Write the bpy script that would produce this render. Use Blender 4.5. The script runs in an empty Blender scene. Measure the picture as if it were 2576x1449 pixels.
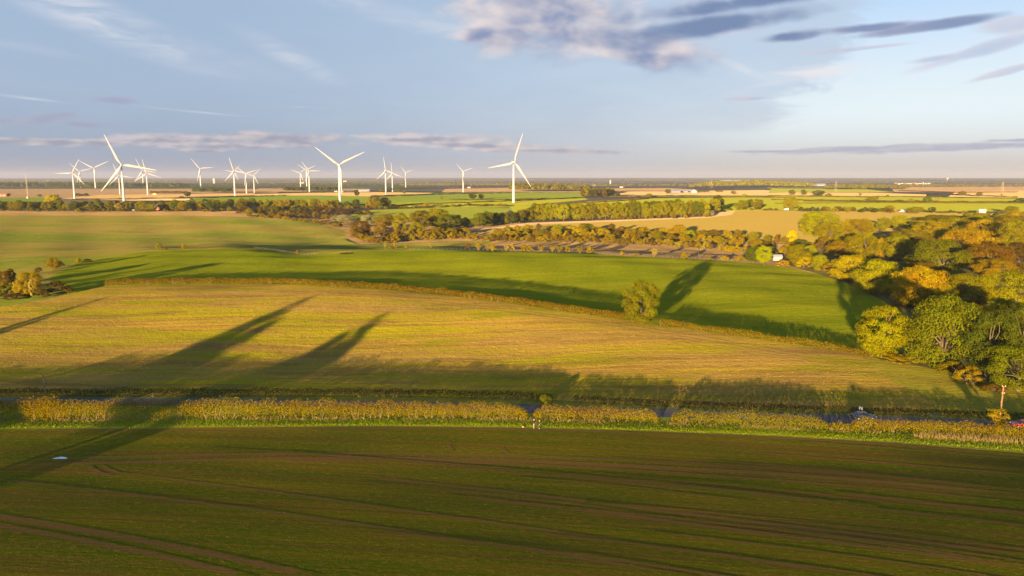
import bpy, math, random
import numpy as np
from mathutils import Vector, Matrix, Euler
from mathutils.geometry import delaunay_2d_cdt
R = math.radians
SC = bpy.context.scene
COL = SC.collection
# ------------------------------------------------------------------ camera
# layout measurements were taken on a 2576 x 1449 view of the photograph
FPX = 1900.0
CX, CY = 1288.0, 724.5
HOR = 446.0
PITCH = math.atan((CY - HOR) / FPX)
CAM_Z = 47.0
cam_d = bpy.data.cameras.new('camera')
cam = bpy.data.objects.new('camera', cam_d)
COL.objects.link(cam)
cam_d.sensor_width = 36.0
cam_d.lens = 36.0 * FPX / 2576.0
cam_d.clip_start = 0.5
cam_d.clip_end = 60000
cam.location = (0, 0, CAM_Z)
cam.rotation_euler = (math.pi / 2 - PITCH, 0, 0)
SC.camera = cam
SC.render.resolution_x, SC.render.resolution_y = 1024, 576
# ------------------------------------------------------------------ sun, exposure
SUN_EL = R(4.05)
SUN_AZ = R(20.5)           # light travels towards +Y, a little to the right
sun_d = bpy.data.lights.new('sun', 'SUN')
sun_d.energy = 5.0
sun_d.angle = R(0.7)
sun_d.color = (1.0, 0.70, 0.37)
sun = bpy.data.objects.new('sun', sun_d)
COL.objects.link(sun)
LDIR = Vector((math.sin(SUN_AZ) * math.cos(SUN_EL), math.cos(SUN_AZ) * math.cos(SUN_EL), -math.sin(SUN_EL)))
sun.rotation_euler = LDIR.to_track_quat('-Z', 'Y').to_euler()
sun.location = (-100, -200, 300)
VS = SC.view_settings
VS.view_transform = 'Standard'
VS.look = 'None'
VS.exposure = 1.9
VS.gamma = 1.0
VS.use_curve_mapping = False
EXPO = 2.0 ** 1.9
SC.cycles.use_denoising = True
SC.cycles.denoising_prefilter = 'ACCURATE'
SC.cycles.denoising_input_passes = 'RGB_ALBEDO_NORMAL'
SC.cycles.max_bounces = 6
SC.cycles.transparent_max_bounces = 6
SC.cycles.volume_bounces = 0
SC.cycles.use_adaptive_sampling = False

def s2l(c):
    return tuple((x / 255 / 12.92) if x / 255 <= 0.04045 else ((x / 255 + 0.055) / 1.055) ** 2.4 for x in c)

# ------------------------------------------------------------------ node helper
class NT:
    def __init__(self, tree):
        self.t = tree; self.n = tree.nodes; self.l = tree.links
    def new(self, typ, **kw):
        n = self.n.new(typ)
        for k, v in kw.items():
            setattr(n, k, v)
        return n
    def put(self, sock, v):
        if v is None: return
        if isinstance(v, bpy.types.NodeSocket): self.l.new(v, sock)
        else: sock.default_value = v
    def m(self, op, a, b=None, c=None, clamp=False):
        n = self.new('ShaderNodeMath', operation=op); n.use_clamp = clamp
        self.put(n.inputs[0], a); self.put(n.inputs[1], b)
        if c is not None: self.put(n.inputs[2], c)
        return n.outputs[0]
    def mix(self, f, a, b, typ='MIX'):
        n = self.new('ShaderNodeMix', data_type='RGBA', blend_type=typ)
        n.clamp_factor = True
        self.put(n.inputs[0], f)
        self.put(n.inputs[6], a if isinstance(a, bpy.types.NodeSocket) else (*a, 1))
        self.put(n.inputs[7], b if isinstance(b, bpy.types.NodeSocket) else (*b, 1))
        return n.outputs[2]
    def noise(self, vec, scale, detail=3, rough=0.5, dist=0.0, dim='3D'):
        n = self.new('ShaderNodeTexNoise', noise_dimensions=dim)
        self.put(n.inputs['Vector'], vec)
        n.inputs['Scale'].default_value = scale
        n.inputs['Detail'].default_value = detail
        n.inputs['Roughness'].default_value = rough
        n.inputs['Distortion'].default_value = dist
        return n.outputs['Fac']
    def ramp(self, v, lo, hi, smooth=True):
        n = self.new('ShaderNodeMapRange')
        n.interpolation_type = 'SMOOTHSTEP' if smooth else 'LINEAR'
        self.put(n.inputs['Value'], v)
        n.inputs['From Min'].default_value = lo; n.inputs['From Max'].default_value = hi
        n.inputs['To Min'].default_value = 0; n.inputs['To Max'].default_value = 1
        return n.outputs[0]
    def mapping(self, vec, rot=0.0, scale=(1, 1, 1), loc=(0, 0, 0)):
        n = self.new('ShaderNodeMapping')
        self.put(n.inputs[0], vec)
        n.inputs['Location'].default_value = loc
        n.inputs['Rotation'].default_value = (0, 0, rot)
        n.inputs['Scale'].default_value = scale
        return n.outputs[0]
    def comb(self, x, y, z=0.0):
        n = self.new('ShaderNodeCombineXYZ')
        self.put(n.inputs[0], x); self.put(n.inputs[1], y); self.put(n.inputs[2], z)
        return n.outputs[0]

# ------------------------------------------------------------------ pixel rays
def ray(dx, dy):
    """world direction (y = 1) seen at a place of the 2576-wide view"""
    xc = (dx - CX) / FPX; yc = (CY - dy) / FPX
    cp, sp = math.cos(PITCH), math.sin(PITCH)
    wy = cp + yc * sp
    wz = -sp + yc * cp
    return xc / wy, wz / wy
def azel(dx, dy):
    u, w = ray(dx, dy)
    return math.atan(u), math.atan(w / math.hypot(1, u))

# ------------------------------------------------------------------ sky
def build_world():
    w = bpy.data.worlds.new('World'); SC.world = w; w.use_nodes = True
    t = NT(w.node_tree); t.n.clear()
    sky = t.new('ShaderNodeTexSky', sky_type='NISHITA')
    sky.sun_disc = False
    sky.sun_elevation = SUN_EL
    sky.sun_rotation = math.pi + SUN_AZ
    sky.altitude = 60; sky.air_density = 1.0; sky.dust_density = 1.2; sky.ozone_density = 1.2
    tc = t.new('ShaderNodeTexCoord')
    sep = t.new('ShaderNodeSeparateXYZ'); t.l.new(tc.outputs['Generated'], sep.inputs[0])
    az = t.m('ARCTAN2', sep.outputs[0], sep.outputs[1])
    el = t.m('ARCSINE', sep.outputs[2])
    # sky strength 0.1, then high cloud sheets and cumulus in front of it
    base = t.new('ShaderNodeVectorMath', operation='SCALE')
    t.l.new(sky.outputs[0], base.inputs[0]); base.inputs['Scale'].default_value = 0.075
    K = 1.06 / EXPO
    def col(c, g=1.0):
        return tuple(v * K * g for v in s2l(c))
    # pale clear sky low in the opposite half, blue overhead
    elr = t.ramp(el, -0.01, 0.26)
    right = t.ramp(az, -0.45, 0.5)
    low = t.mix(right, col((146, 157, 176)), col((202, 200, 198)))
    lo2 = t.mix(right, col((166, 187, 210)), col((225, 239, 247)))
    hi = t.mix(right, col((156, 184, 219)), col((168, 206, 249)))
    f1 = t.ramp(el, 0.0, 0.075); f2 = t.ramp(el, 0.07, 0.27)
    grad = t.mix(f2, t.mix(f1, low, lo2), hi)
    c = t.mix(0.94, base.outputs[0], grad)
    zen = t.ramp(el, 0.35, 1.0)
    c = t.mix(t.m('MULTIPLY', zen, 0.6), c, col((105, 140, 200)))
    pa = t.comb(az, t.m('MULTIPLY', el, 1.0), 0.0)
    # ---- altostratus veil with a ragged right-hand edge
    def ell(x, y, rx, ry, rot):
        a0, e_0 = azel(x, y)
        n = t.new('ShaderNodeMapping', vector_type='TEXTURE')
        t.l.new(pa, n.inputs[0])
        n.inputs['Location'].default_value = (a0, e_0, 0)
        n.inputs['Rotation'].default_value = (0, 0, R(rot))
        n.inputs['Scale'].default_value = (rx / FPX, ry / FPX, 1)
        ln = t.new('ShaderNodeVectorMath', operation='LENGTH'); t.l.new(n.outputs[0], ln.inputs[0])
        return n.outputs[0], ln.outputs['Value']
    nf = t.noise(t.mapping(pa, 0.35, (5, 22, 1)), 1.5, 4, 0.6, 0.5, '2D')
    ea, _ = azel(2015, 300)
    _, et = azel(1560, 30)
    _, e0 = azel(2010, 330)
    tt = t.ramp(el, e0, et, False)
    d = t.m('ADD', t.m('SUBTRACT', t.m('MULTIPLY_ADD', tt, 0.09, ea), az), t.m('MULTIPLY', t.m('SUBTRACT', nf, 0.5), 0.2))
    veil = t.ramp(d, -0.01, 0.05)
    lowf = t.ramp(el, azel(2000, 345)[1], azel(2000, 315)[1])
    lowf = t.m('MAXIMUM', lowf, t.ramp(az, 0.36, 0.1))
    veil = t.m('MULTIPLY', veil, lowf)
    left = t.ramp(az, 0.42, -0.45)
    vcol = t.mix(left, col((184, 202, 222)), col((158, 180, 206)))
    vcol = t.mix(t.ramp(el, 0.02, 0.12), t.mix(left, col((198, 203, 210)), col((146, 163, 187))), vcol)
    c = t.mix(t.m('MULTIPLY', veil, t.m('MULTIPLY_ADD', nf, 0.5, 0.5)), c, vcol)
    # ---- cirrus wisps
    wisps = [(240, 45, 330, 50, -20, 1.4), (420, 105, 320, 30, -14, 0.35), (735, 145, 150, 30, -25, 0.75),
             (1050, 55, 400, 30, -13, 0.7), (60, 118, 130, 12, -8, 0.4), (2060, 178, 140, 24, 4, 1.3),
             (1850, 165, 180, 12, -24, 0.7), (1960, 205, 170, 16, 14, 0.6), (2300, 330, 420, 14, -4, 0.5),
             (470, 279, 150, 3.2, -4, 0.8), (70, 247, 90, 4, -5, 0.8), (770, 270, 200, 2.5, -2, 0.4)]
    wn = t.noise(t.mapping(pa, 0.32, (7, 34, 1)), 1.6, 5, 0.6, 0.6, '2D')
    wsum = None
    for (x, y, rx, ry, rot, amp) in wisps:
        _, L = ell(x, y, rx, ry, rot)
        g = t.m('MULTIPLY', t.ramp(L, 1.15, 0.0), amp)
        wsum = g if wsum is None else t.m('MAXIMUM', wsum, g)
    wf = t.m('MULTIPLY', wsum, t.ramp(wn, 0.2, 0.8))
    c = t.mix(t.m('MULTIPLY', wf, 0.9), c, t.mix(right, col((204, 211, 224)), col((228, 228, 232))))
    # ---- cumulus: soft ellipses broken by noise, lit on the sunward side
    NZ = {}
    for key, fs, du, dv in (('low', (20, 62, 1), .16, -.26), ('top', (8.5, 17, 1), .16, -.2)):
        NZ[key] = (t.noise(t.mapping(pa, 0, fs), 1.6, 5, 0.52, 0.2, '2D'), t.noise(t.mapping(pa, 0, fs, (du, dv, 0)), 1.6, 3, 0.5, 0.2, '2D'))
    groups = [
      # ellipses, lit colour, shade colour, opacity, brightness bias
      ([(1400, 40, 260, 100, -10), (1580, 112, 220, 46, -12), (1650, 139, 130, 22, -2), (1210, 84, 80, 26, 10), (1300, 60, 120, 60, 20)],
       (226, 215, 214), (130, 146, 182), 0.95, 0.42),
      ([(1850, 5, 330, 28, 6), (1790, 62, 240, 28, 4), (1990, 90, 80, 13, 3)], (194, 204, 222), (106, 128, 168), 0.9, 0.2),
      ([(2190, 70, 105, 11, 0), (2330, 66, 140, 11, 4)], (158, 158, 182), (112, 130, 170), 0.85, 0.3),
      ([(2560, 60, 60, 18, 0), (2490, 118, 140, 13, 14), (2365, 146, 70, 9, 4), (2530, 180, 90, 8, 14), (2150, 123, 130, 5, 2), (1870, 248, 60, 5, 0)],
       (205, 197, 208), (164, 178, 210), 0.6, 0.5),
      ([(130, 357, 290, 9, 0), (450, 352, 150, 16, 0), (680, 349, 190, 17, 0), (580, 368, 200, 8, 0), (500, 379, 60, 5, 0)],
       (206, 196, 198), (147, 152, 172), 0.85, 0.42),
      ([(1080, 352, 200, 15, 0), (1180, 365, 260, 12, -2), (1370, 379, 230, 8, -1)], (212, 201, 200), (152, 155, 174), 0.88, 0.42),
      ([(2130, 376, 200, 8, 2), (2400, 371, 270, 8, 2), (1930, 381, 100, 4, 0), (2550, 353, 60, 4, 0)], (182, 182, 196), (158, 164, 188), 0.8, 0.3),
      ([(285, 251, 60, 9, 0), (115, 299, 66, 11, 12), (215, 312, 50, 7, 0), (20, 304, 40, 6, 0)], (170, 168, 190), (148, 154, 184), 0.6, 0.4),
    ]
    for gi, (ells, lit, shade, op, bias) in enumerate(groups):
        n1, n2 = NZ['low' if ells[0][1] > 200 else 'top']
        msum = None; bot = None
        for e in ells:
            v, L = ell(*e)
            g = t.m('SUBTRACT', 1.0, L)
            sp = t.new('ShaderNodeSeparateXYZ'); t.l.new(v, sp.inputs[0])
            hh = t.m('MULTIPLY_ADD', sp.outputs[1], 0.55, t.m('MULTIPLY_ADD', sp.outputs[0], -0.4, g))
            if msum is None: msum, bot = g, hh
            else:
                msum = t.m('SMOOTH_MAX', msum, g, 0.3); bot = t.m('SMOOTH_MAX', bot, hh, 0.3)
        dens = t.m('MULTIPLY_ADD', t.m('SUBTRACT', n1, 0.5), 1.7, t.m('MULTIPLY_ADD', msum, 1.3, 0.12))
        alpha = t.m('MULTIPLY', t.ramp(dens, -0.15, 0.8), op)
        litf = t.m('MULTIPLY_ADD', t.m('SUBTRACT', n1, n2), 1.5, t.m('MULTIPLY_ADD', t.m('SUBTRACT', bot, msum), 0.55, bias))
        litf = t.m('SUBTRACT', litf, t.m('MULTIPLY', t.ramp(dens, 0.4, 1.5), 0.35))
        litf = t.ramp(litf, -0.15, 0.85)
        c = t.mix(alpha, c, t.mix(litf, col(shade), col(lit)))
    # low haze
    hz = t.m('MULTIPLY', t.ramp(el, 0.035, -0.005), 0.6)
    c = t.mix(hz, c, t.mix(right, col((146, 151, 166)), col((194, 188, 184))))
    bg = t.new('ShaderNodeBackground'); t.l.new(c, bg.inputs[0]); bg.inputs[1].default_value = 1.0
    out = t.new('ShaderNodeOutputWorld'); t.l.new(bg.outputs[0], out.inputs[0])
    w.cycles.sampling_method = 'MANUAL'; w.cycles.sample_map_resolution = 512
build_world()
# ------------------------------------------------------------------ terrain
# heights of the land, each given at the spot of the view where it was measured
CTRL = [(x, 1449, 2.6) for x in (-300, 288, 1288, 2288, 2876)] + [(x, 1250, 1.3) for x in (-300, 640, 1288, 1930, 2876)] + [
 (-300, 1084, 0.1), (0, 1080, 0.05), (640, 1076, 0), (1288, 1075, 0), (1930, 1098, 0), (2576, 1140, 0), (2876, 1165, 0),
 (-300, 1000, -.1), (0, 1000, -.1), (640, 1003, -.1), (1288, 1017, -.1), (1930, 1037, -.1), (2576, 1060, -.1), (2876, 1075, -.1),
 (-200, 900, -.3), (300, 905, -.4), (800, 910, -.4), (1288, 920, -.3), (1800, 950, -.1), (2300, 985, 0), (2576, 1000, 0.2),
 (-200, 835, 2.3), (300, 838, 2.2), (800, 842, 2.4), (1288, 852, 2.7), (1700, 880, 2.6), (2100, 925, 1.2),
 (-150, 780, 5), (30, 770, 5.6), (190, 735, 7.6), (270, 717, 8.4), (730, 712, 8.8), (1000, 736, 8.2), (1288, 766, 7.0), (1600, 802, 5.4), (1900, 842, 3.4), (2150, 880, 1.6),
 (640, 770, 6.6),
 (400, 690, 7.6), (730, 691, 7.2), (1000, 702, 5.9), (1288, 728, 4.5), (1600, 768, 3.6), (1900, 815, 2.2), (2100, 850, 1.2),
 (600, 655, 8.8), (1000, 665, 7.6), (1288, 680, 6.6), (1700, 720, 5.0), (2100, 765, 2.4), (2290, 790, 1.0),
 (110, 690, 8.0), (200, 661, 8.8), (440, 630, 9.8), (560, 625, 10.2), (700, 633, 9.0), (755, 641, 7.4), (870, 637, 8.2), (1100, 629, 8.8), (1288, 633, 8.2), (1640, 647, 6.0), (1900, 662, 4.2), (2060, 690, 2.6), (2200, 745, 1.2),
 (2576, 880, 0.5), (2576, 760, 0.5), (2450, 690, 0.5), (2576, 640, 1.0), (2200, 650, 0.8),
 (-200, 690, 6.5), (300, 612, 4.5), (650, 612, 3.5), (840, 618, 1.5), (1000, 613, 1.5), (1200, 606, 1.5), (1400, 618, 2.0), (1900, 640, 1.5),
 (-200, 600, 6), (300, 570, 7), (700, 575, 6), (-200, 545, 8), (300, 545, 8.5), (650, 548, 7.5), (870, 575, 4), (1000, 600, 2),
 (1200, 580, 3), (1500, 585, 3.5), (1900, 600, 3), (2100, 580, 4), (2500, 570, 3.5),
 (1250, 560, 4), (1600, 555, 6.5), (1800, 545, 8), (2100, 540, 8), (2500, 545, 6),
 (1000, 535, 7), (1200, 528, 8), (300, 528, 9),
 (-200, 506, 13), (300, 506, 13), (855, 508, 12.5), (1292, 510, 12), (2000, 505, 11), (2600, 508, 9),
 (-200, 492, 6), (300, 490, 5), (900, 490, 6), (1500, 490, 6), (2000, 490, 7), (2600, 492, 6),
 (-200, 480, 0), (300, 480, 0), (900, 480, 1), (1500, 480, 0), (2000, 478, 0), (2600, 480, 0),
 (-200, 470, -3), (600, 470, -3), (1300, 470, -3), (2000, 468, -3), (2700, 470, -3),
 (-200, 460, -5), (600, 460, -5), (1300, 460, -5), (2000, 459, -5), (2700, 460, -5)]
pts = []
for (dx, dy, z) in CTRL:
    u, w = ray(dx, dy)
    yy = (z - CAM_Z) / w
    x, y = u * yy, yy
    pts.append((math.atan(u), math.log(math.hypot(x, y)), z))
for a in (-.75, -.4, 0, .4, .75):
    pts.append((a, math.log(11000), 8 + 3 * math.sin(a * 5)))
    pts.append((a, math.log(16000), 26 + 6 * math.sin(a * 4 + 1)))
    pts.append((a, math.log(70), 2.9))
PT = np.array(pts)
def _phi(r2):
    return 0.5 * r2 * np.log(r2 + 1e-12)
def _fit(P, lam):
    n = len(P)
    d2 = (P[:, None, 0] - P[None, :, 0]) ** 2 + (P[:, None, 1] - P[None, :, 1]) ** 2
    A = np.zeros((n + 3, n + 3))
    A[:n, :n] = _phi(d2) + lam * np.eye(n)
    A[:n, n] = 1; A[:n, n + 1:n + 3] = P[:, :2]
    A[n:, :n] = A[:n, n:].T
    return np.linalg.solve(A, np.concatenate([P[:, 2], np.zeros(3)]))
PT[:, 0] *= 1.0
WTS = _fit(PT, 0.0012)
# table over azimuth and log distance
NA, NR = 321, 640
AZ0, AZ1, LR0, LR1 = -0.95, 0.95, math.log(70), math.log(19000)
ga = np.linspace(AZ0, AZ1, NA); gl = np.linspace(LR0, LR1, NR)
TAB = np.zeros((NA, NR))
for i, a in enumerate(ga):
    ac = min(max(a, -0.78), 0.78)
    d2 = (ac - PT[:, 0]) ** 2 + (gl[:, None] - PT[None, :, 1]) ** 2
    TAB[i] = _phi(d2) @ WTS[:-3] + WTS[-3] + WTS[-2] * ac + WTS[-1] * gl
_rs = np.random.RandomState(5)
WAV = [(_rs.uniform(0, 6.28), 2 * math.pi / L, _rs.uniform(0, 6.28), A) for L, A in
       ((9, .018), (13, .03), (17, .04), (24, .06), (31, .07), (47, .1), (70, .13), (110, .16))]
def zt(x, y):
    x = np.asarray(x, float); y = np.asarray(y, float)
    r = np.hypot(x, y); a = np.arctan2(x, np.maximum(y, 1e-6))
    a = np.clip(a, AZ0, AZ1)
    l = np.log(np.maximum(r, 70.0))
    fa = (a - AZ0) / (AZ1 - AZ0) * (NA - 1); fl = np.clip((l - LR0) / (LR1 - LR0) * (NR - 1), 0, NR - 1.001)
    ia = np.clip(fa.astype(int), 0, NA - 2); il = np.clip(fl.astype(int), 0, NR - 2)
    ta = fa - ia; tl = fl - il
    z = (TAB[ia, il] * (1 - ta) + TAB[ia + 1, il] * ta) * (1 - tl) + (TAB[ia, il + 1] * (1 - ta) + TAB[ia + 1, il + 1] * ta) * tl
    back = np.clip(y / 60.0, 0, 1)
    z = z * back + 2.6 * (1 - back)
    for (th, k, ph, A) in WAV:
        z = z + A * np.sin(k * (x * math.cos(th) + y * math.sin(th)) + ph) * np.clip((r - 75) / 175, 0.12, 1.6) * np.clip((2500 - r) / 1200, 0, 1)
    return z
def zg(x, y):
    return float(zt(x, y))
_T = np.exp(np.linspace(math.log(45), math.log(18500), 1500))
def bp_many(P):
    """where the line of sight through each view place meets the land"""
    out = []
    for (dx, dy) in P:
        u, w = ray(dx, dy)
        g = CAM_Z + w * _T - zt(u * _T, _T)
        neg = np.nonzero(g < 0)[0]
        if len(neg) == 0:
            yy = 15000.0
        else:
            i = max(neg[0], 1)
            f = g[i - 1] / (g[i - 1] - g[i])
            yy = _T[i - 1] * (1 - f) + _T[i] * f
        out.append((u * yy, yy))
    return out
def bp(dx, dy):
    x, y = bp_many([(dx, dy)])[0]
    return x, y, zg(x, y)
def mpp(x, y):
    """metres per view unit at that distance"""
    return math.sqrt(x * x + y * y + 1) / FPX / math.sqrt(1 + (x / y) ** 2) if y > 1 else 1
def dense(P, step=14, closed=True):
    out = []
    n = len(P)
    for i in range(n if closed else n - 1):
        a, b = P[i], P[(i + 1) % n]
        if a[0] == 'p' or b[0] == 'p':
            out.append(a); continue
        k = max(1, int(math.hypot(b[0] - a[0], (b[1] - a[1]) * 3) / step))
        for j in range(k):
            out.append((a[0] + (b[0] - a[0]) * j / k, a[1] + (b[1] - a[1]) * j / k))
    if not closed: out.append(P[-1])
    return out
def plan(P, step=14, closed=True):
    res = []
    for q in dense(P, step, closed):
        if q[0] == 'p': res.append((q[1], q[2]))
        else: res.append(bp_many([q])[0])
    return res

# ------------------------------------------------------------------ lines of the layout
VERGE = [(-420, 1086), (0, 1080), (340, 1078), (640, 1075), (960, 1073), (1288, 1076), (1600, 1085), (1930, 1097), (2250, 1115), (2576, 1141), (2950, 1178)]
ROADF = [(-420, 998), (0, 1000), (640, 1003), (1000, 1009), (1288, 1016), (1600, 1026), (1930, 1037), (2250, 1048), (2576, 1060), (2950, 1076)]
DARKH = [(-420, 991), (0, 993.5), (640, 993.5), (960, 994), (1288, 1001), (1600, 1016), (1930, 1029), (2250, 1040), (2576, 1050), (2950, 1064)]
HEDGE = [(265, 719), (350, 715.5), (500, 713.5), (730, 715.5), (960, 727), (1130, 743), (1288, 763), (1430, 784), (1560, 803), (1700, 823), (1850, 844), (2000, 866), (2120, 884), (2200, 900)]
CREST = [(190, 738), (120, 700), (200, 661), (330, 638), (440, 629), (560, 624), (640, 626), (700, 633), (755, 642), (810, 640), (870, 637), (960, 632), (1100, 628.5), (1288, 632.5), (1450, 637), (1640, 647), (1800, 655), (1900, 662), (1990, 674), (2060, 690), (2130, 713), (2200, 745), (2260, 780), (2310, 815)]
def shift(poly, d):
    """plan polyline moved sideways (d > 0 away from the camera)"""
    out = []
    for i, (x, y) in enumerate(poly):
        a = poly[max(i - 1, 0)]; b = poly[min(i + 1, len(poly) - 1)]
        tx, ty = b[0] - a[0], b[1] - a[1]; n = math.hypot(tx, ty)
        out.append((x - ty / n * d, y + tx / n * d))
    return out
ROADF_P = plan(ROADF, 60, False)
ROADN_P = shift(ROADF_P, -6.0)
VERGE_P = plan(VERGE, 30, False)
PP = lambda L: [('p', a, b) for a, b in L]

# ------------------------------------------------------------------ field colours (albedo)
def A(r, g, b): return (r, g, b)
FIELDS = []   # (name, polygon, material key) later ones lie over earlier ones
def F(name, poly, mk, step=14): FIELDS.append((name, poly, mk, step))
F('ploughed_field', [(-150, 499), (-150, 476), (200, 475), (620, 475), (700, 478), (700, 497)], 'brown_far')
F('ploughed_field', [(1110, 484), (1120, 475), (1290, 472.5), (1480, 476), (1460, 485)], 'brown_far')
F('ploughed_field', [(1490, 482), (1500, 474), (1680, 473), (1760, 477), (1680, 481)], 'brown_far')
F('ploughed_field', [(2250, 483), (2240, 470), (2760, 468), (2760, 482)], 'brown_far')
F('ploughed_field', [(640, 482), (650, 474), (930, 475), (930, 483)], 'brown_far')
F('stubble_field', [(150, 500), (250, 490), (650, 487), (700, 490), (480, 494), (300, 503)], 'tan_far')
F('stubble_field', [(300, 504.5), (380, 500), (560, 497.5), (620, 499), (480, 504)], 'pale_far')
F('stubble_field', [(600, 495), (644, 487), (800, 484.5), (935, 483), (1090, 485), (1060, 491), (930, 494)], 'tan_far')
F('stubble_field', [(1540, 491), (1580, 482), (1920, 478), (2010, 483), (1990, 492)], 'tan_far')
F('stubble_field', [(1980, 493), (1990, 484.5), (2200, 485), (2330, 489), (2330, 494)], 'tan_far')
F('stubble_field', [(2380, 498), (2405, 482), (2700, 478), (2740, 497)], 'tan_far')
F('crop_field', [(-150, 510), (-150, 499), (112, 497), (118, 508)], 'green_far')
F('crop_field', [(450, 508), (500, 497), (650, 493), (800, 491.5), (930, 494), (930, 512), (640, 512)], 'green_far')
F('crop_field', [(930, 522), (936, 497), (1080, 487), (1300, 484), (1460, 485), (1470, 496), (1300, 503), (1290, 522)], 'green_far')
F('crop_field', [(980, 511), (1150, 506), (1470, 497.5), (1480, 502), (1290, 520), (1000, 522)], 'lime_far')
F('crop_field', [(1280, 520), (1500, 506), (1620, 499), (1900, 496), (2010, 500), (2040, 515), (1930, 530), (1700, 534), (1290, 534)], 'lime_far')
F('crop_field', [(1932, 486), (1940, 474), (2180, 476), (2250, 484), (1990, 484)], 'lime_far')
F('crop_field', [(1932, 494), (2000, 493.5), (2330, 494.5), (2740, 499), (2740, 509), (2300, 507), (1950, 504)], 'lime_far')
F('crop_field', [(1955, 528), (1990, 506), (2300, 509), (2740, 511), (2740, 532), (2400, 532)], 'lime_far')
F('crop_field', [(860, 553), (900, 529), (1150, 521), (1290, 524), (1250, 548), (1180, 560), (1000, 560)], 'green_mid')
F('stubble_field', [(1185, 580), (1330, 560), (1800, 545), (1830, 531), (1960, 529), (2400, 534), (2760, 545), (2760, 640), (2300, 640), (1990, 612), (1700, 606), (1300, 592)], 'brown_mid')
F('rough_ground', [(560, 556), (640, 546), (860, 552), (1180, 560), (1320, 561), (1190, 577), (1290, 594), (1700, 606), (1990, 614), (2300, 640), (2760, 640), (2760, 1000), (2400, 960), (2200, 900), (2310, 815), (2060, 690), (1640, 647), (1288, 632), (1160, 618), (1230, 605), (1000, 612), (905, 615), (875, 600)], 'rough')
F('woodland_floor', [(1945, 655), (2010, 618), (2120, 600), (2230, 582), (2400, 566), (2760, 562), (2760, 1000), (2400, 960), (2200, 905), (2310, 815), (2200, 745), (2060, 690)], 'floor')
F('pale_bank', [(1190, 578), (1330, 560.5), (1500, 555), (1780, 544.5), (1810, 534), (1850, 530), (1840, 540), (1780, 548), (1500, 559), (1340, 564.5), (1215, 579)], 'pale_bank')
F('pasture', [(-300, 760), (-300, 541), (0, 541), (430, 542), (640, 547), (790, 559), (868, 580), (872, 606), (905, 616), (1000, 613), (1230, 605), (1240, 612), (1160, 622), (1000, 640), (755, 642), (560, 624), (200, 660), (120, 700), (190, 738), (30, 770)], 'pasture', 10)
F('reed_bed', [(-300, 541.5), (-300, 529), (0, 529), (300, 531), (640, 531), (660, 541), (640, 546), (430, 542), (0, 542)], 'reed')
F('green_field', CREST + [(2330, 860), (2200, 905)] + HEDGE[::-1], 'green', 10)
F('stubble_field', [(-420, 800), (30, 768), (120, 752), (190, 737), (265, 719)] + HEDGE[1:] + [(2400, 955), (2576, 985), (2950, 1030)] + DARKH[::-1], 'stubble', 10)
F('field_margin', [(2170, 898), (2280, 915), (2400, 938), (2576, 980), (2950, 1030), (2950, 1062), (2576, 1049), (2450, 1043), (2330, 1005), (2240, 958), (2190, 922)], 'margin')
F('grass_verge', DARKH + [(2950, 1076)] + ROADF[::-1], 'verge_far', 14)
F('road', PP(ROADF_P) + PP(ROADN_P[::-1]), 'road')
F('grass_verge', PP(ROADN_P) + PP(VERGE_P[::-1]), 'verge')
F('crop_field', PP(VERGE_P) + PP([(170, 60), (170, -260), (-170, -260), (-170, 60)]), 'fore')

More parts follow.
